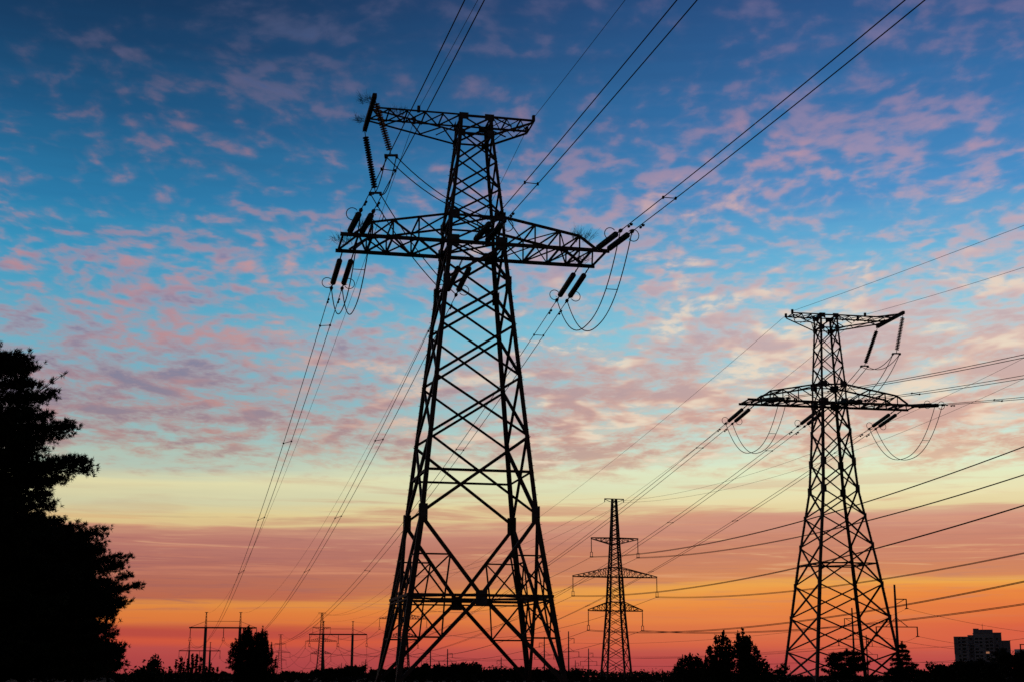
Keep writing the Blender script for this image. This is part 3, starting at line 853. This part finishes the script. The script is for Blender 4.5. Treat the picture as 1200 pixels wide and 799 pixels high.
for (Y, xl, xr, pl, pr, yb, yp, lab, wh, nodes) in portals:
    a, b = at(xl, yb, Y), at(xr, yb, Y)
    hb = (a.z + b.z) / 2; hp = at((pl + pr) / 2, yp, Y).z; w = (b.x - a.x) / 2; cx = (a.x + b.x) / 2
    post = (ground_x(pr, Y) - ground_x(pl, Y)) / 2
    g = gz(Y); o = portal(lab, w + .15, hb - g, hp - g, post); o.location = (cx, Y, g)
    for k, nm in enumerate(('left', 'middle', 'right')):
        p = Vector((cx + (-w, 0, w)[k], Y, hb - .2))
        if nodes is not None: e = nodes[k] + Vector((0, 0, .1)); p.x = e.x
        else: e = p + Vector((0, 0, -4))
        q = copy_tree(iproto); q.location = p; q.rotation_euler = (0, 0, 0); q.scale = (1.3, 1.3, (p.z - e.z) / 4.3)
        q['label'] = 'thin insulator hanging from the %s of the beam of %s' % ('middle' if nm == 'middle' else nm + ' end', wh); q['group'] = 'hanging insulators of the portals'
    if nodes is not None:
        tgt = portals[2] if Y == Y1 else None
        for k in range(3):
            if tgt: e = at((210.5, 234., 257.5)[k], 771., 838.)
            else: e = at((408, 419, 431)[k], 776., 1010.)
            wire_obj('power_line', hang(nodes[k], e, 5., 30), .055, 'thin wire running on behind %s from its %s insulator' % (wh, ('left', 'middle', 'right')[k]), 'power line', 'wires beyond the portals', n=4)

# ------------------------------------------------------------------ concrete poles
def pole(label, h, side, lower=3.5):
    root = empty('utility_pole', (0, 0, 0)); tag(root, label, 'pole', 'concrete poles in the distance')
    m = MB(); m.tube([(0, 0, -.2), (0, 0, h)], [.30, .17], 8); m.build('post', CONC, root, True)
    m = MB(); zl, zu = h * .565, h * .85
    m.bar((-lower, 0, zl), (lower, 0, zl), .16, .14)
    for s in (-1, 1): m.bar((0, 0, zl + 1.5), (s * 1.9, 0, zl), .1)
    m.build('cross_arm', STEEL, root)
    m = MB(); m.bar((0, 0, zu), (side * 1.9, 0, zu), .15); m.bar((0, 0, zu - .9), (side * 1.6, 0, zu), .09); m.build('upper_arm', STEEL, root)
    for x, z in ((-lower + .08, zl), (lower - .08, zl), (side * 1.85, zu)):
        m = MB(); m.tube([(x, 0, z), (x, 0, z - 1.5)], .1, 6); m.box((x, 0, z - 1.5), (1, 0, 0), (0, 1, 0), (0, 0, 1), .5, .3, .15); m.build('insulator', PORC, root)
    return root
poles = [(1053.3, 236., 15., 1, 'tallest concrete pole, with bent arms, beside the right leg of the right-hand pylon'),
         (1001.5, 330., 15., -1, 'concrete pole half hidden by a leg of the right-hand pylon'),
         (1016.8, 470., 12., 1, 'plain concrete pole rising from the small pine under the right-hand pylon'),
         (666.4, 480., 13., 1, 'concrete pole just right of the base of the tall nearest pylon'),
         (689.8, 600., 8.9, 1, 'shorter concrete pole left of the foot of the three-armed pylon'),
         (674.2, 820., 5., 1, 'smallest concrete pole between two taller poles near the three-armed pylon'),
         (637.9, 520., 12., -1, 'concrete pole seen between the right legs of the tall nearest pylon'),
         (504.3, 560., 8.2, -1, 'left one of two short poles seen through the tall nearest pylon'),
         (524.3, 560., 8.0, 1, 'right one of two short poles seen through the tall nearest pylon'),
         (587.3, 640., 5.4, -1, 'short pole in the gap under the tall nearest pylon'),
         (800.2, 560., 6.4, -1, 'short pole with one bent arm above the bushes left of the big twin tree'),
         (428.5, 700., 4.6, -1, 'tiny pole right of the second portal'),
         (400.3, 1000., 3.4, -1, 'left one of two tiny poles low under the second portal'),
         (404.8, 1020., 3.0, 1, 'right one of two tiny poles low under the second portal'),
         (1221.5, 236., 10.2, 1, 'concrete pole at the right edge of which only an arm end shows')]
PO = []
for px, Y, h, side, lab in poles:
    h -= gz(Y)
    o = pole(lab, h, side, 3.5 if h > 9 else 2.4); o.location = (ground_x(px, Y), Y, gz(Y)); PO.append((Vector(o.location), h, side))
    o.rotation_euler = (0, 0, R_(4))
def pw(i, j, k, sag, lab, ext=None, r=.04):
    def node(p, h, s, k): return p + Vector(((-3.4, 3.4, s * 1.85)[k], 0, h * (.565, .565, .85)[k] - 1.5))
    a = node(*PO[i], k); b = node(*PO[j], k) if ext is None else ext
    wire_obj('power_line', hang(a, b, sag, 24), r, lab, 'power line', 'thin low wires between poles', n=4)
for k, nm in enumerate(('left', 'right', 'upper')):
    pw(0, 14, k, .5, 'low wire running right from the tallest concrete pole, %s insulator' % nm, r=.022)
    pw(0, 1, k, .8, 'low wire from the tallest pole to the half hidden pole, %s insulator' % nm, r=.022)
    pw(1, 3, k, 1.5, 'long low wire from the half hidden pole to the nearest base, %s insulator' % nm, r=.03)
    pw(3, 6, k, .4, 'short low wire joining the two poles right of the nearest base, %s insulator' % nm, r=.03)
    pw(4, 2, k, 1.2, 'long low wire from the shorter pole to the plain pole, %s insulator' % nm, r=.03)
    pw(2, 14, k, 1.2, 'low wire from the plain pole towards the right edge, %s insulator' % nm, r=.03)
    pw(4, 8, k, 1.0, 'low wire from the shorter pole in under the nearest pylon, %s insulator' % nm, r=.035)

# ------------------------------------------------------------------ plants
def mesh_tris(name, V, Fn, mat, parent=None):
    """V: (n, k, 3) array of separate small faces with k corners"""
    n, k, _ = V.shape
    me = bpy.data.meshes.new(name)
    me.vertices.add(n * k); me.vertices.foreach_set('co', V.reshape(-1).astype(np.float32))
    me.loops.add(n * k); me.loops.foreach_set('vertex_index', np.arange(n * k, dtype=np.int32))
    me.polygons.add(n); me.polygons.foreach_set('loop_start', np.arange(0, n * k, k, dtype=np.int32))
    me.update(calc_edges=True); me.validate()
    me.materials.append(mat)
    o = bpy.data.objects.new(name, me); COL.objects.link(o)
    if parent is not None: o.parent = parent
    return o
def nrmz(a): return a / np.maximum(np.linalg.norm(a, axis=-1, keepdims=True), 1e-9)
def blades(rs, P, D, n, L, w, spread=.9):
    """n needle blades round every tuft point P with axis D"""
    m = len(P)
    d = nrmz(D[:, None, :] * 1. + rs.normal(size=(m, n, 3)) * spread)
    ln = L * rs.uniform(.55, 1.15, (m, n, 1))
    sd = nrmz(np.cross(d, rs.normal(size=(m, n, 3)))) * w * .5
    b = P[:, None, :] + rs.normal(size=(m, n, 3)) * L * .12
    return np.stack([b - sd, b + sd, b + d * ln], axis=2).reshape(-1, 3, 3)
def leaves(rs, P, size, jit):
    m = len(P)
    c = P + rs.normal(size=(m, 3)) * jit
    a = nrmz(rs.normal(size=(m, 3))); b = nrmz(np.cross(a, rs.normal(size=(m, 3))))
    s = size * rs.uniform(.6, 1.3, (m, 1))
    return np.stack([c - a * s * .6, c - b * s * .32, c + a * s * .6, c + b * s * .32], axis=1)
def pine(name, label, X, Y, h, prof, seed, tuft, whorl=.42, needle=(.24, .03), group=None, droop=-.05, nb=6, curl=.5, fill=1., puff=.17, candle=0., lvar=(.5, .95), tops=((0, 0, 0),), keep=None):
    """prof: (height, crown radius) pairs; tops: leaders as (x, y, drop)"""
    rs = np.random.RandomState(seed); r = random.Random(seed)
    g = gz(Y); h -= g; prof = [(a - g, b) for a, b in prof]
    root = empty(name, (X, Y, g)); tag(root, label, 'tree', group)
    zs = [a for a, b in prof]; rr = [b for a, b in prof]
    tr = MB(); lean = Vector((r.uniform(-.02, .02), r.uniform(-.02, .02), 1))
    base_r = max(.06, h * .013)
    cen = lambda z: Vector((lean.x * z + .12 * math.sin(5 * z / h + seed), lean.y * z, z))
    tr.tube([cen(h * i / 12) for i in range(13)], [base_r * (1 - .93 * i / 12) for i in range(13)], 8)
    P, D = [], []
    def puffs(p, ax, n, k=1.):
        for u in range(n):
            P.append(p + Vector((r.gauss(0, 1), r.gauss(0, 1), r.gauss(0, .7))) * puff * k); D.append(unit(ax + Vector((0, 0, .5))))
        if candle and r.random() < .8:
            for u in range(5): P.append(p + Vector((r.gauss(0, .02), r.gauss(0, .02), candle * u / 4 * r.uniform(.7, 1.2)))); D.append(Vector((0, 0, 1)))
    def branch(c, an, L):
        o = Vector((math.cos(an), math.sin(an), 0)); pts = []
        kz = r.uniform(-.12, .12) + droop; cu = curl * r.uniform(.5, 1.3)
        for i in range(7):
            t = i / 6
            pts.append(c + o * L * t + Vector((0, 0, L * (kz * t + cu * .35 * t * t))) + Vector((r.uniform(-1, 1), r.uniform(-1, 1), r.uniform(-1, 1))) * .03 * L)
        tr.tube(pts, [max(.008, base_r * .28 * (1 - c.z / h * .6) * (1 - .85 * i / 6)) for i in range(7)], 5)
        side = Vector((-o.y, o.x, 0))
        nt_ = max(3, int(L * 3.4 * fill))
        for q in range(nt_):
            t = .2 + .8 * ((q + r.random()) / nt_)
            i = min(5, int(t * 6)); p = lerp(pts[i], pts[i + 1], t * 6 - i)
            sl = min(1.1, L * .36 * (1 - .55 * t)) * r.uniform(.35, 1.15)
            for s in (-1, 1):
                tw = unit(side * s + o * .9 + Vector((0, 0, r.uniform(-.05, .75)))); e = p + tw * sl
                if r.random() < .5: tr.tube([p, e], [.014, .006], 3)
                m_ = max(1, int(sl / .22))
                for u in range(m_): puffs(lerp(p, e, (u + .6) / m_), tw, 2, .6)
                puffs(e, tw, tuft)
        puffs(pts[-1], o, tuft + 2)
    z = zs[0]
    while z < h * .97:
        rad = float(np.interp(z, zs, rr)); k0 = r.uniform(0, 6.28); c = cen(z)
        for k in range(nb):
            an = k0 + k * 6.283 / nb + r.uniform(-.35, .35)
            branch(c, an, rad * r.uniform(*lvar))
        z += whorl * r.uniform(.7, 1.3)
    for (px_, py_, L, an) in (keep or ()):      # single long limbs
        branch(cen(px_), an, L)
    for tx, ty, drop in tops:
        zt = h - drop
        tr.tube([cen(zt * .85), cen(zt) + Vector((tx, ty, 0))], [base_r * .25, .01], 5)
        for u in range(7):
            q = lerp(cen(zt * .9), cen(zt) + Vector((tx, ty, 0)), u / 6); puffs(q, Vector((0, 0, 1)), 3, .45 + .5 * (1 - u / 6))
    P_ = np.array(P); D_ = np.array(D)
    tr.build('trunk', BARK, root)
    mesh_tris('crown', blades(rs, P_, D_, 14, *needle), None, NEEDLE, root)
    return root
def broadleaf(name, label, X, Y, h, w, seed, nclump=60, per=40, leaf=.22, mat=None, group=None, stems=3, base=.12, cat='tree', jit=.34, steep=.55, skirt=1.):
    rs = np.random.RandomState(seed); r = random.Random(seed)
    g = gz(Y); h -= g; root = empty(name, (X, Y, g)); tag(root, label, cat, group)
    tr = MB(); ends = []
    def grow(p, d, L, rad, depth):
        n = 4; pts = [p]
        for i in range(n):
            d = unit(d + Vector((r.uniform(-1, 1), r.uniform(-1, 1), r.uniform(-.5, .9))) * .2); pts.append(pts[-1] + d * L / n)
        tr.tube(pts, [rad * (1 - .55 * i / n) for i in range(n + 1)], 5)
        if depth == 0: ends.append(pts[-1]); ends.append(pts[2]); return
        if depth <= 1: ends.append(pts[-1])
        for k in range(r.choice((2, 3, 3))):
            dd = unit(d * .75 + Vector((r.uniform(-1, 1), r.uniform(-1, 1), r.uniform(-.25, .8) + (steep - .55))) * .8)
            grow(pts[r.choice((2, 3, 4))], dd, L * r.uniform(.55, .8), rad * .5, depth - 1)
    for s in range(stems):
        a = 6.28 * s / stems + r.random()
        grow(Vector((math.cos(a), math.sin(a), 0)) * w * .08 * (stems > 1), unit(Vector((math.cos(a) * w * .35, math.sin(a) * w * .35, h * steep))), h * .42, h * .02, 3)
    E = np.array([tuple(e) for e in ends])
    # scale the crown to the wanted height and width
    sz = h / (E[:, 2].max() + 1.6 * jit + leaf * .4); ex = np.percentile(np.abs(E[:, :2]), 96) + jit * .8; sx = (w / 2) / ex
    E = E * np.array([sx, sx, sz])
    tr.v = [(x * sx, y * sx, z * sz) for x, y, z in tr.v]
    if stems > 1: tr.tube([(-w * .1, 0, .06), (w * .1, .0, .06)], .09, 5); tr.tube([(0, -w * .1, .06), (0, w * .1, .06)], .09, 5)
    tr.build('trunk', BARK, root)
    idx = rs.randint(0, len(E), nclump); Pc = E[idx]
    ns = int(nclump * .8 * skirt)
    if ns:      # low growth round the stems
        zz = rs.uniform(.02, .62, ns); ww = w * .36 * np.sqrt(np.clip(1 - (zz / .95) ** 2, .05, 1))
        Pc = np.concatenate([Pc, np.stack([rs.uniform(-1, 1, ns) * ww, rs.uniform(-1, 1, ns) * ww, zz * h], 1)])
    cs = rs.uniform(.5, 1.25, (len(Pc), 1, 1))
    P = (Pc[:, None, :] + rs.normal(size=(len(Pc), per, 3)) * jit * cs * np.array([1, 1, .75])).reshape(-1, 3)
    P = P[P[:, 2] > .02]
    mesh_tris('crown', leaves(rs, P, leaf, leaf * .3), None, mat or LEAF, root)
    return root
def hgt(px, py, Y): return at(px, py, Y).z
def mpp(Y): return Y / F_PX * .985

# tall pines on the left
YA = 55.; s_ = mpp(YA)
zA = lambda y: hgt(0, y, YA)
profA = [(zA(y), w * s_ * .92) for y, w in ((770, 95), (700, 110), (650, 112), (600, 94), (575, 96), (555, 110), (535, 108), (520, 88), (500, 98), (480, 92), (462, 84), (447, 84), (436, 62), (420, 48), (408, 30))]
pine('pine_tree', 'tallest dark pine at the left edge, with one long side branch', ground_x(-32, YA), YA, zA(404), profA, 11, 6, .46, (.18, .03), 'dark pines at the left edge', nb=8, curl=.5, fill=1.1, puff=.14, lvar=(.45, 1.0),
     tops=((.0, 0, 0), (1.2, 0, .25), (2.45, .3, 1.15), (2.2, -.3, 1.5)), keep=[(zA(552), 0, 112 * s_, .05), (zA(550), 0, 106 * s_, -.12), (zA(556), 0, 100 * s_, .2), (zA(505), 0, 88 * s_, .1), (zA(572), 0, 84 * s_, -.1)])
YB = 60.; s_ = mpp(YB); zB = lambda y: hgt(100, y, YB)
profB = [(zB(y), w * s_ * .84) for y, w in ((790, 60), (753, 78), (735, 68), (718, 74), (697, 76), (680, 88), (665, 84), (650, 74), (636, 60), (624, 42), (616, 22))]
pine('pine_tree', 'shorter broad pine in front of the sunset, right of the tallest pine', ground_x(81, YB), YB, zB(614), profB, 12, 6, .5, (.17, .03), 'dark pines at the left edge', nb=8, curl=.85, fill=1.05, puff=.12, lvar=(.5, 1.02), droop=-.1,
     tops=((.3, 0, 0), (-.5, 0, .3), (1.35, 0, .45)), keep=[(zB(692), 0, 66 * s_, .1), (zB(768), 0, 60 * s_, -.1)])
YC = 68.; s_ = mpp(YC); zC = lambda y: hgt(20, y, YC)
profC = [(zC(y), w * s_) for y, w in ((790, 110), (740, 105), (700, 95), (660, 80), (630, 60), (606, 20))]
pine('pine_tree', 'dense pine filling the gap between the two others at the left edge', ground_x(28, YC), YC, zC(604), profC, 13, 7, .32, (.22, .05), 'dark pines at the left edge', nb=8, curl=.5, fill=1.2)
YD = 64.; s_ = mpp(YD); zD = lambda y: hgt(-80, y, YD)
profD = [(zD(y), w * s_) for y, w in ((790, 130), (700, 120), (600, 100), (520, 80), (450, 30))]
pine('pine_tree', 'pine partly outside the left edge behind the tallest pine', ground_x(-75, YD), YD, zD(440), profD, 14, 6, .42, (.22, .05), 'dark pines at the left edge', nb=7, curl=.4, fill=1.)

# young pine in the left middle distance
YP = 95.; s_ = mpp(YP); zP = lambda y: hgt(295, y, YP)
for px, top, k, lab, sd in ((288.5, 741.5, 1., 'left and fuller of two young pines with upright shoots before the first portal', 21), (306.5, 744., .82, 'right one of two young pines with upright shoots before the first portal', 26)):
    profP = [(zP(y), w * s_ * k) for y, w in ((800, 24), (786, 26), (776, 22), (768, 18), (760, 13), (753, 9), (747, 5))]
    pine('pine_tree', lab, ground_x(px, YP), YP, zP(top + 2), profP, sd, 2, .36, (.13, .035), 'two young pines', nb=6, curl=1.1, fill=1.0, puff=.06, candle=.6, lvar=(.5, .9), tops=((0, 0, 0), (-.3, 0, .3), (.35, .1, .45)))
# under the right-hand tower
YQ = 150.; s_ = mpp(YQ); zQ = lambda y: hgt(990, y, YQ)
profQ = [(zQ(y), w * s_) for y, w in ((793, 16), (786, 25), (779, 23), (773, 23), (768, 16), (764, 10))]
pine('pine_tree', 'low bushy pine between the feet of the right-hand pylon', ground_x(991, YQ), YQ, zQ(761), profQ, 22, 3, .45, (.22, .055), None, nb=6, curl=.5, fill=1.3, puff=.13, lvar=(.6, 1.1), tops=((0, 0, 0), (.7, 0, .1), (-.6, 0, .3)))
profS = [(hgt(1057, y, 148.), w * mpp(148.)) for y, w in ((794, 22), (787, 22), (780, 18), (772, 13), (765, 8), (758, 4))]
pine('spruce_tree', 'pointed little spruce at the right foot of the right-hand pylon', ground_x(1057, 148.), 148., hgt(1057, 752, 148.), profS, 23, 4, .38, (.16, .055), None, nb=7, curl=.1, droop=-.12, fill=1.3, puff=.09)

def shoots(name, label, cat, Y, lst, seed, sd, leaf, mat, group=None, den=24, wide=1.25):
    """a many-stemmed upright tree: one leafy spire for every (pixel x, pixel y of its tip)"""
    rs = np.random.RandomState(seed); r = random.Random(seed); g = gz(Y)
    bx_ = ground_x(sum(a for a, b in lst) / len(lst), Y)
    root = empty(name, (bx_, Y, g)); tag(root, label, cat, group); tr = MB(); P = []
    tr.tube([(0, 0, -.1), (0, 0, .35)], [.16, .12], 6)
    for px, py in lst:
        t = at(px, py, Y); tip = Vector((t.x - bx_, r.uniform(-1, 1) * sd * 2.5, t.z - g)); b = Vector((0, 0, .2))
        c = Vector((tip.x * .8, tip.y * .8, tip.z * .35)); pts = [b * (1 - u) ** 2 + c * 2 * u * (1 - u) + tip * u * u for u in [k / 8 for k in range(9)]]
        tr.tube(pts, [.06 * (1 - .85 * k / 8) for k in range(9)], 4)
        n = int(den * tip.z / sd * .55)
        for k in range(n):
            u = 1 - r.random() ** 1.25 * .95
            if math.sin(u * 23 + px) < -.72: continue
            i = min(7, int(u * 8)); p = lerp(pts[i], pts[i + 1], u * 8 - i); w = sd * (wide * (1 - u) ** .75 + .18)
            an = r.uniform(0, 6.28); q = abs(r.gauss(0, 1))
            P.append(p + Vector((math.cos(an) * w * q, math.sin(an) * w * q, r.gauss(0, sd * .5) - sd * .3)))
    P = np.array([tuple(p) for p in P]); P = P[P[:, 2] > .02]
    tr.build('trunk', BARK, root); mesh_tris('crown', leaves(rs, P, leaf, leaf * .2), None, mat, root)
# broadleaf trees and bushes, each at its own place
def bl(name, label, px, Y, top, wpx, seed, **kw):
    kw.setdefault('leaf', max(.16, Y * .0019)); kw.setdefault('jit', min(max(.18, wpx * mpp(Y) * .06), .09 * (hgt(px, top, Y) - gz(Y))))
    return broadleaf(name, label, ground_x(px, Y), Y, hgt(px, top, Y), wpx * mpp(Y), seed, **kw)
shoots('broadleaf_tree', 'right half of the twin broadleaf tree left of the right-hand pylon', 'tree', 140.,
       [(862, 749), (865, 742), (868.7, 737.5), (874, 743), (879, 747.5), (884, 758), (877, 755), (889, 765), (871, 752), (894, 771), (901, 777), (897, 781), (866, 760), (882, 770), (874, 772), (906, 785)], 31, .30, .27, LEAF, 'twin broadleaf tree', 95, 3.1)
shoots('broadleaf_tree', 'left half of the twin broadleaf tree, with a sparser top', 'tree', 142.,
       [(830, 755), (833, 758), (839, 746), (844, 747), (848, 740.5), (851, 748), (856, 750), (827, 770), (836, 768), (846, 764), (855, 766), (860, 759), (824, 779), (842, 776), (852, 778)], 32, .28, .26, LEAF, 'twin broadleaf tree', 80, 2.7)
shoots('broadleaf_tree', 'low rounded tree at the left foot of the twin broadleaf tree', 'tree', 150.,
       [(791, 783), (794, 778), (798, 773), (803, 770), (808, 767), (812, 770), (817, 769), (821, 773), (826, 776), (800, 780), (810, 778), (819, 781), (830, 783)], 33, .34, .29, LEAF, None, 110, 2.6)
bl('bush', 'thin wispy bush at the left foot of the right-hand pylon', 914, 150., 772, 16, 35, nclump=26, per=8, stems=4, cat='bush', skirt=.2, steep=1.)
bl('bush', 'dark round bush beside the shorter broad pine', 172, 74., 767, 38, 36, nclump=70, per=40, stems=4, cat='bush')
for i, lst in enumerate(([(188, 786), (191, 784), (195, 786)], [(199.5, 781), (203, 785)], [(206, 774), (209.5, 779)], [(213.7, 769), (216, 775), (211, 782)], [(221, 767), (224.5, 766.5), (226, 774), (219, 777)],
                          [(231.5, 766.5), (236, 769), (233.5, 775), (229, 776)], [(241, 781), (247.5, 778), (250, 782), (244, 785)], [(255, 781.5), (259, 784), (263, 786), (252, 786)])):
    kind = ['lowest', 'low twin-stemmed', 'thin tall', 'tall pointed', 'tallest, four-stemmed', 'second tallest', 'ragged', 'low wide'][i]
    by = ['beside the dark round bush', 'left of the first portal', 'under the left end of the first portal beam', 'left of the left portal post', 'at the left portal post', 'before the left portal post', 'right of the left portal post', 'beside the two young pines'][i]
    shoots('sapling', '%s leafy sapling %s' % (kind, by), 'tree', 78. + 2 * (i % 3), lst, 40 + i, .11, .13, LEAF2, 'saplings before the portals')
for i, (px, Y, top, w, lab) in enumerate((
        (341, 260., 785, 30, 'low round tree right of the two young pines'),
        (386, 330., 781, 40, 'rounded tree between the second portal posts'),
        (417, 330., 778, 26, 'rounded tree under the right post of the second portal'),
        (400, 340., 783, 30, 'lower tree filling the middle of the second portal'),
        (452, 250., 781, 40, 'dark bushy tree at the left feet of the tall nearest pylon'),
        (489, 250., 775, 44, 'dark bushy tree behind the left legs of the tall nearest pylon'),
        (522, 252., 774, 34, 'dark tree, the highest seen under the nearest pylon, left of centre'),
        (546, 250., 773, 30, 'dark tree right of the highest one under the nearest pylon'),
        (575, 255., 782, 36, 'lower dark tree in the gap under the nearest pylon'),
        (608, 255., 779, 34, 'dark tree behind the right legs of the tall nearest pylon'),
        (635, 260., 781, 30, 'dark tree just outside the right legs of the tall nearest pylon'),
        (662, 300., 783, 36, 'low dark tree below the poles near the three-armed pylon'),
        (1084, 240., 782, 26, 'low tree right of the pointed spruce'),
        (1110, 220., 769, 36, 'tree at the lower left of the apartment block'),
        (1136, 215., 770, 42, 'wide tree in front of the left of the apartment block'),
        (1165, 200., 763, 38, 'tree in front of the right of the apartment block'),
        (1190, 190., 751, 44, 'tallest tree at the right edge beside the apartment block'),
        (1220, 190., 756, 46, 'tree cut by the right edge'))):
    bl('broadleaf_tree', lab, px, Y, top, w, 60 + i, nclump=60, per=30, stems=4, group='dark trees along the foot of the picture')

# the far wood along the horizon: one continuous mass
rs = np.random.RandomState(5)
V = []
n_t = 1300
xs_ = rs.uniform(-900, 1100, n_t); ys_ = rs.uniform(650, 1150, n_t)
WT = [(-900, 786), (0, 789), (160, 789), (330, 790), (436, 788), (470, 784), (560, 782), (640, 781), (680, 782), (770, 783), (800, 785), (900, 788), (960, 790), (1060, 788), (1100, 784), (1200, 782), (2200, 784)]
for x, y in zip(xs_, ys_):
    bearing = 600 + F_PX * x / (y * .975)
    H = max(1.2, 1.7 + (HOR + 1 - np.interp(bearing, [a for a, b in WT], [b for a, b in WT])) * y / F_PX - gz(y)) * (.8 + .13 * math.sin(x * .051 + 1) + rs.uniform(-.18, .2))
    k = 46
    p = rs.normal(size=(k, 3)) * np.array([2 + H * .2, 2 + H * .2, H * .2]) + np.array([x, y, H * .55])
    p[:, 2] = np.clip(p[:, 2], .2, H) + gz(y)
    V.append(p)
P_ = np.concatenate(V)
o = mesh_tris('far_wood', leaves(rs, P_, 1.5, .2), None, LEAF)
tag(o, 'far dark wood along the horizon', None, None, 'stuff')
# low scrub on the near field
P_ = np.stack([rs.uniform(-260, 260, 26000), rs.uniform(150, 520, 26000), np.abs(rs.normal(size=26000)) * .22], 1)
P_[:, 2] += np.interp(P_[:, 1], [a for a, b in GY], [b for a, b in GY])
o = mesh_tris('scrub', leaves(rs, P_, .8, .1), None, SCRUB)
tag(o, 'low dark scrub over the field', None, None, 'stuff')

# ------------------------------------------------------------------ apartment blocks
YH = 1250.
def bx(m, x0, x1, y0, y1, z0, z1): m.box(((x0 + x1) / 2, (y0 + y1) / 2, (z0 + z1) / 2), (1, 0, 0), (0, 1, 0), (0, 0, 1), x1 - x0, y1 - y0, z1 - z0)
gx_ = lambda px: ground_x(px, YH); gz_ = lambda py: hgt(1150, py, YH)
cx = gx_(1152)
root = empty('apartment_block', (cx, YH, 0), -math.atan2(cx, YH) * .9); tag(root, 'grey stepped tower block behind the trees at the right edge', 'building')
X_ = lambda px: gx_(px) - cx
blocks = [(1121.5, 1137.5, 746., 0, PANEL), (1137.5, 1143.5, 744.2, 2.5, PANEL2), (1143.5, 1166.2, 741.5, 1.2, PANEL), (1166.2, 1175., 741.2, 4, PANEL2), (1175., 1184.5, 750.5, 6.5, PANEL2)]
for a, b, yt, back, mt in blocks:
    m = MB(); bx(m, X_(a), X_(b) - .02, back, back + 16, -9, gz_(yt)); w = m.build('wall', mt, root)
    m = MB(); bx(m, X_(a) - .25, X_(b) + .2, back - .25, back + 16.2, gz_(yt) + .004, gz_(yt) + .55); m.build('parapet', PANEL2, w)
m = MB(); bx(m, X_(1143.8), X_(1165.6), 3, 13, gz_(741.5) + .56, gz_(737.)); bx(m, X_(1143.8), X_(1150.), 3.1, 12, gz_(737.) + .004, gz_(735.8)); m.build('roof_house', PANEL2, root)
m = MB(); m.tube([(X_(1154.5), 6, gz_(737.)), (X_(1154.5), 6, gz_(730.))], .16, 5); m.bar((X_(1154.5) - .9, 6, gz_(732)), (X_(1154.5) + .9, 6, gz_(732)), .12); m.build('antenna', STEEL, root)
m = MB(); bx(m, X_(1121.), X_(1124.4), -1.2, -.01, gz_(766), gz_(746.)); m.build('bay', PANEL2, root)
fl = 2.9
top = gz_(746.)
for k in range(1, 9):
    z = top - k * fl
    for j, (a, b, back, typ) in enumerate(((1126, 1128.2, 0, 'w'), (1130, 1134.6, 0, 'b'), (1139, 1141.6, 2.5, 'w'), (1145, 1148.5, 1.2, 'w'), (1150, 1153, 1.2, 'w'), (1156.5, 1160.2, 1.2, 'w'), (1161.2, 1165, 1.2, 'b'), (1168.5, 1171, 4, 'w'), (1178, 1180.5, 6.5, 'w'))):
        if j == 8 and k < 4: continue
        if typ == 'w':
            m = MB(); bx(m, X_(a), X_(b), back - .04, back + .1, z + .8, z + 2.3)
            m.build('window', LIT if (j == 5 and k == 5) else (PALEWIN if (j * 7 + k * 3) % 5 == 0 else DARKWIN), root)
        else:
            m = MB(); bx(m, X_(a), X_(b), back - 1.1, back - .01, z, z + 1.05); ba = m.build('balcony', PALEWIN if (k + j) % 3 else PANEL, root)
            m = MB(); bx(m, X_(a) + .2, X_(b) - .2, back - .05, back + .1, z + 1.06, z + 2.4); m.build('window', DARKWIN, ba)
YK = 1400.
gx2 = lambda px: ground_x(px, YK)
cx = gx2(1204)
root = empty('apartment_block', (cx, YK, 0)); tag(root, 'bluish low block cut off by the right edge behind the trees', 'building')
m = MB(); bx(m, gx2(1196) - cx, gx2(1216) - cx, 0, 14, -10, hgt(1200, 760, YK)); w = m.build('wall', PANEL, root)
for k in range(1, 5):
    for j in range(5):
        m = MB(); x = gx2(1196) - cx + 1.2 + j * 3.1; z = hgt(1200, 760, YK) - k * 2.9
        bx(m, x, x + 1.6, -.04, .1, z + .8, z + 2.2); m.build('window', DARKWIN, root)
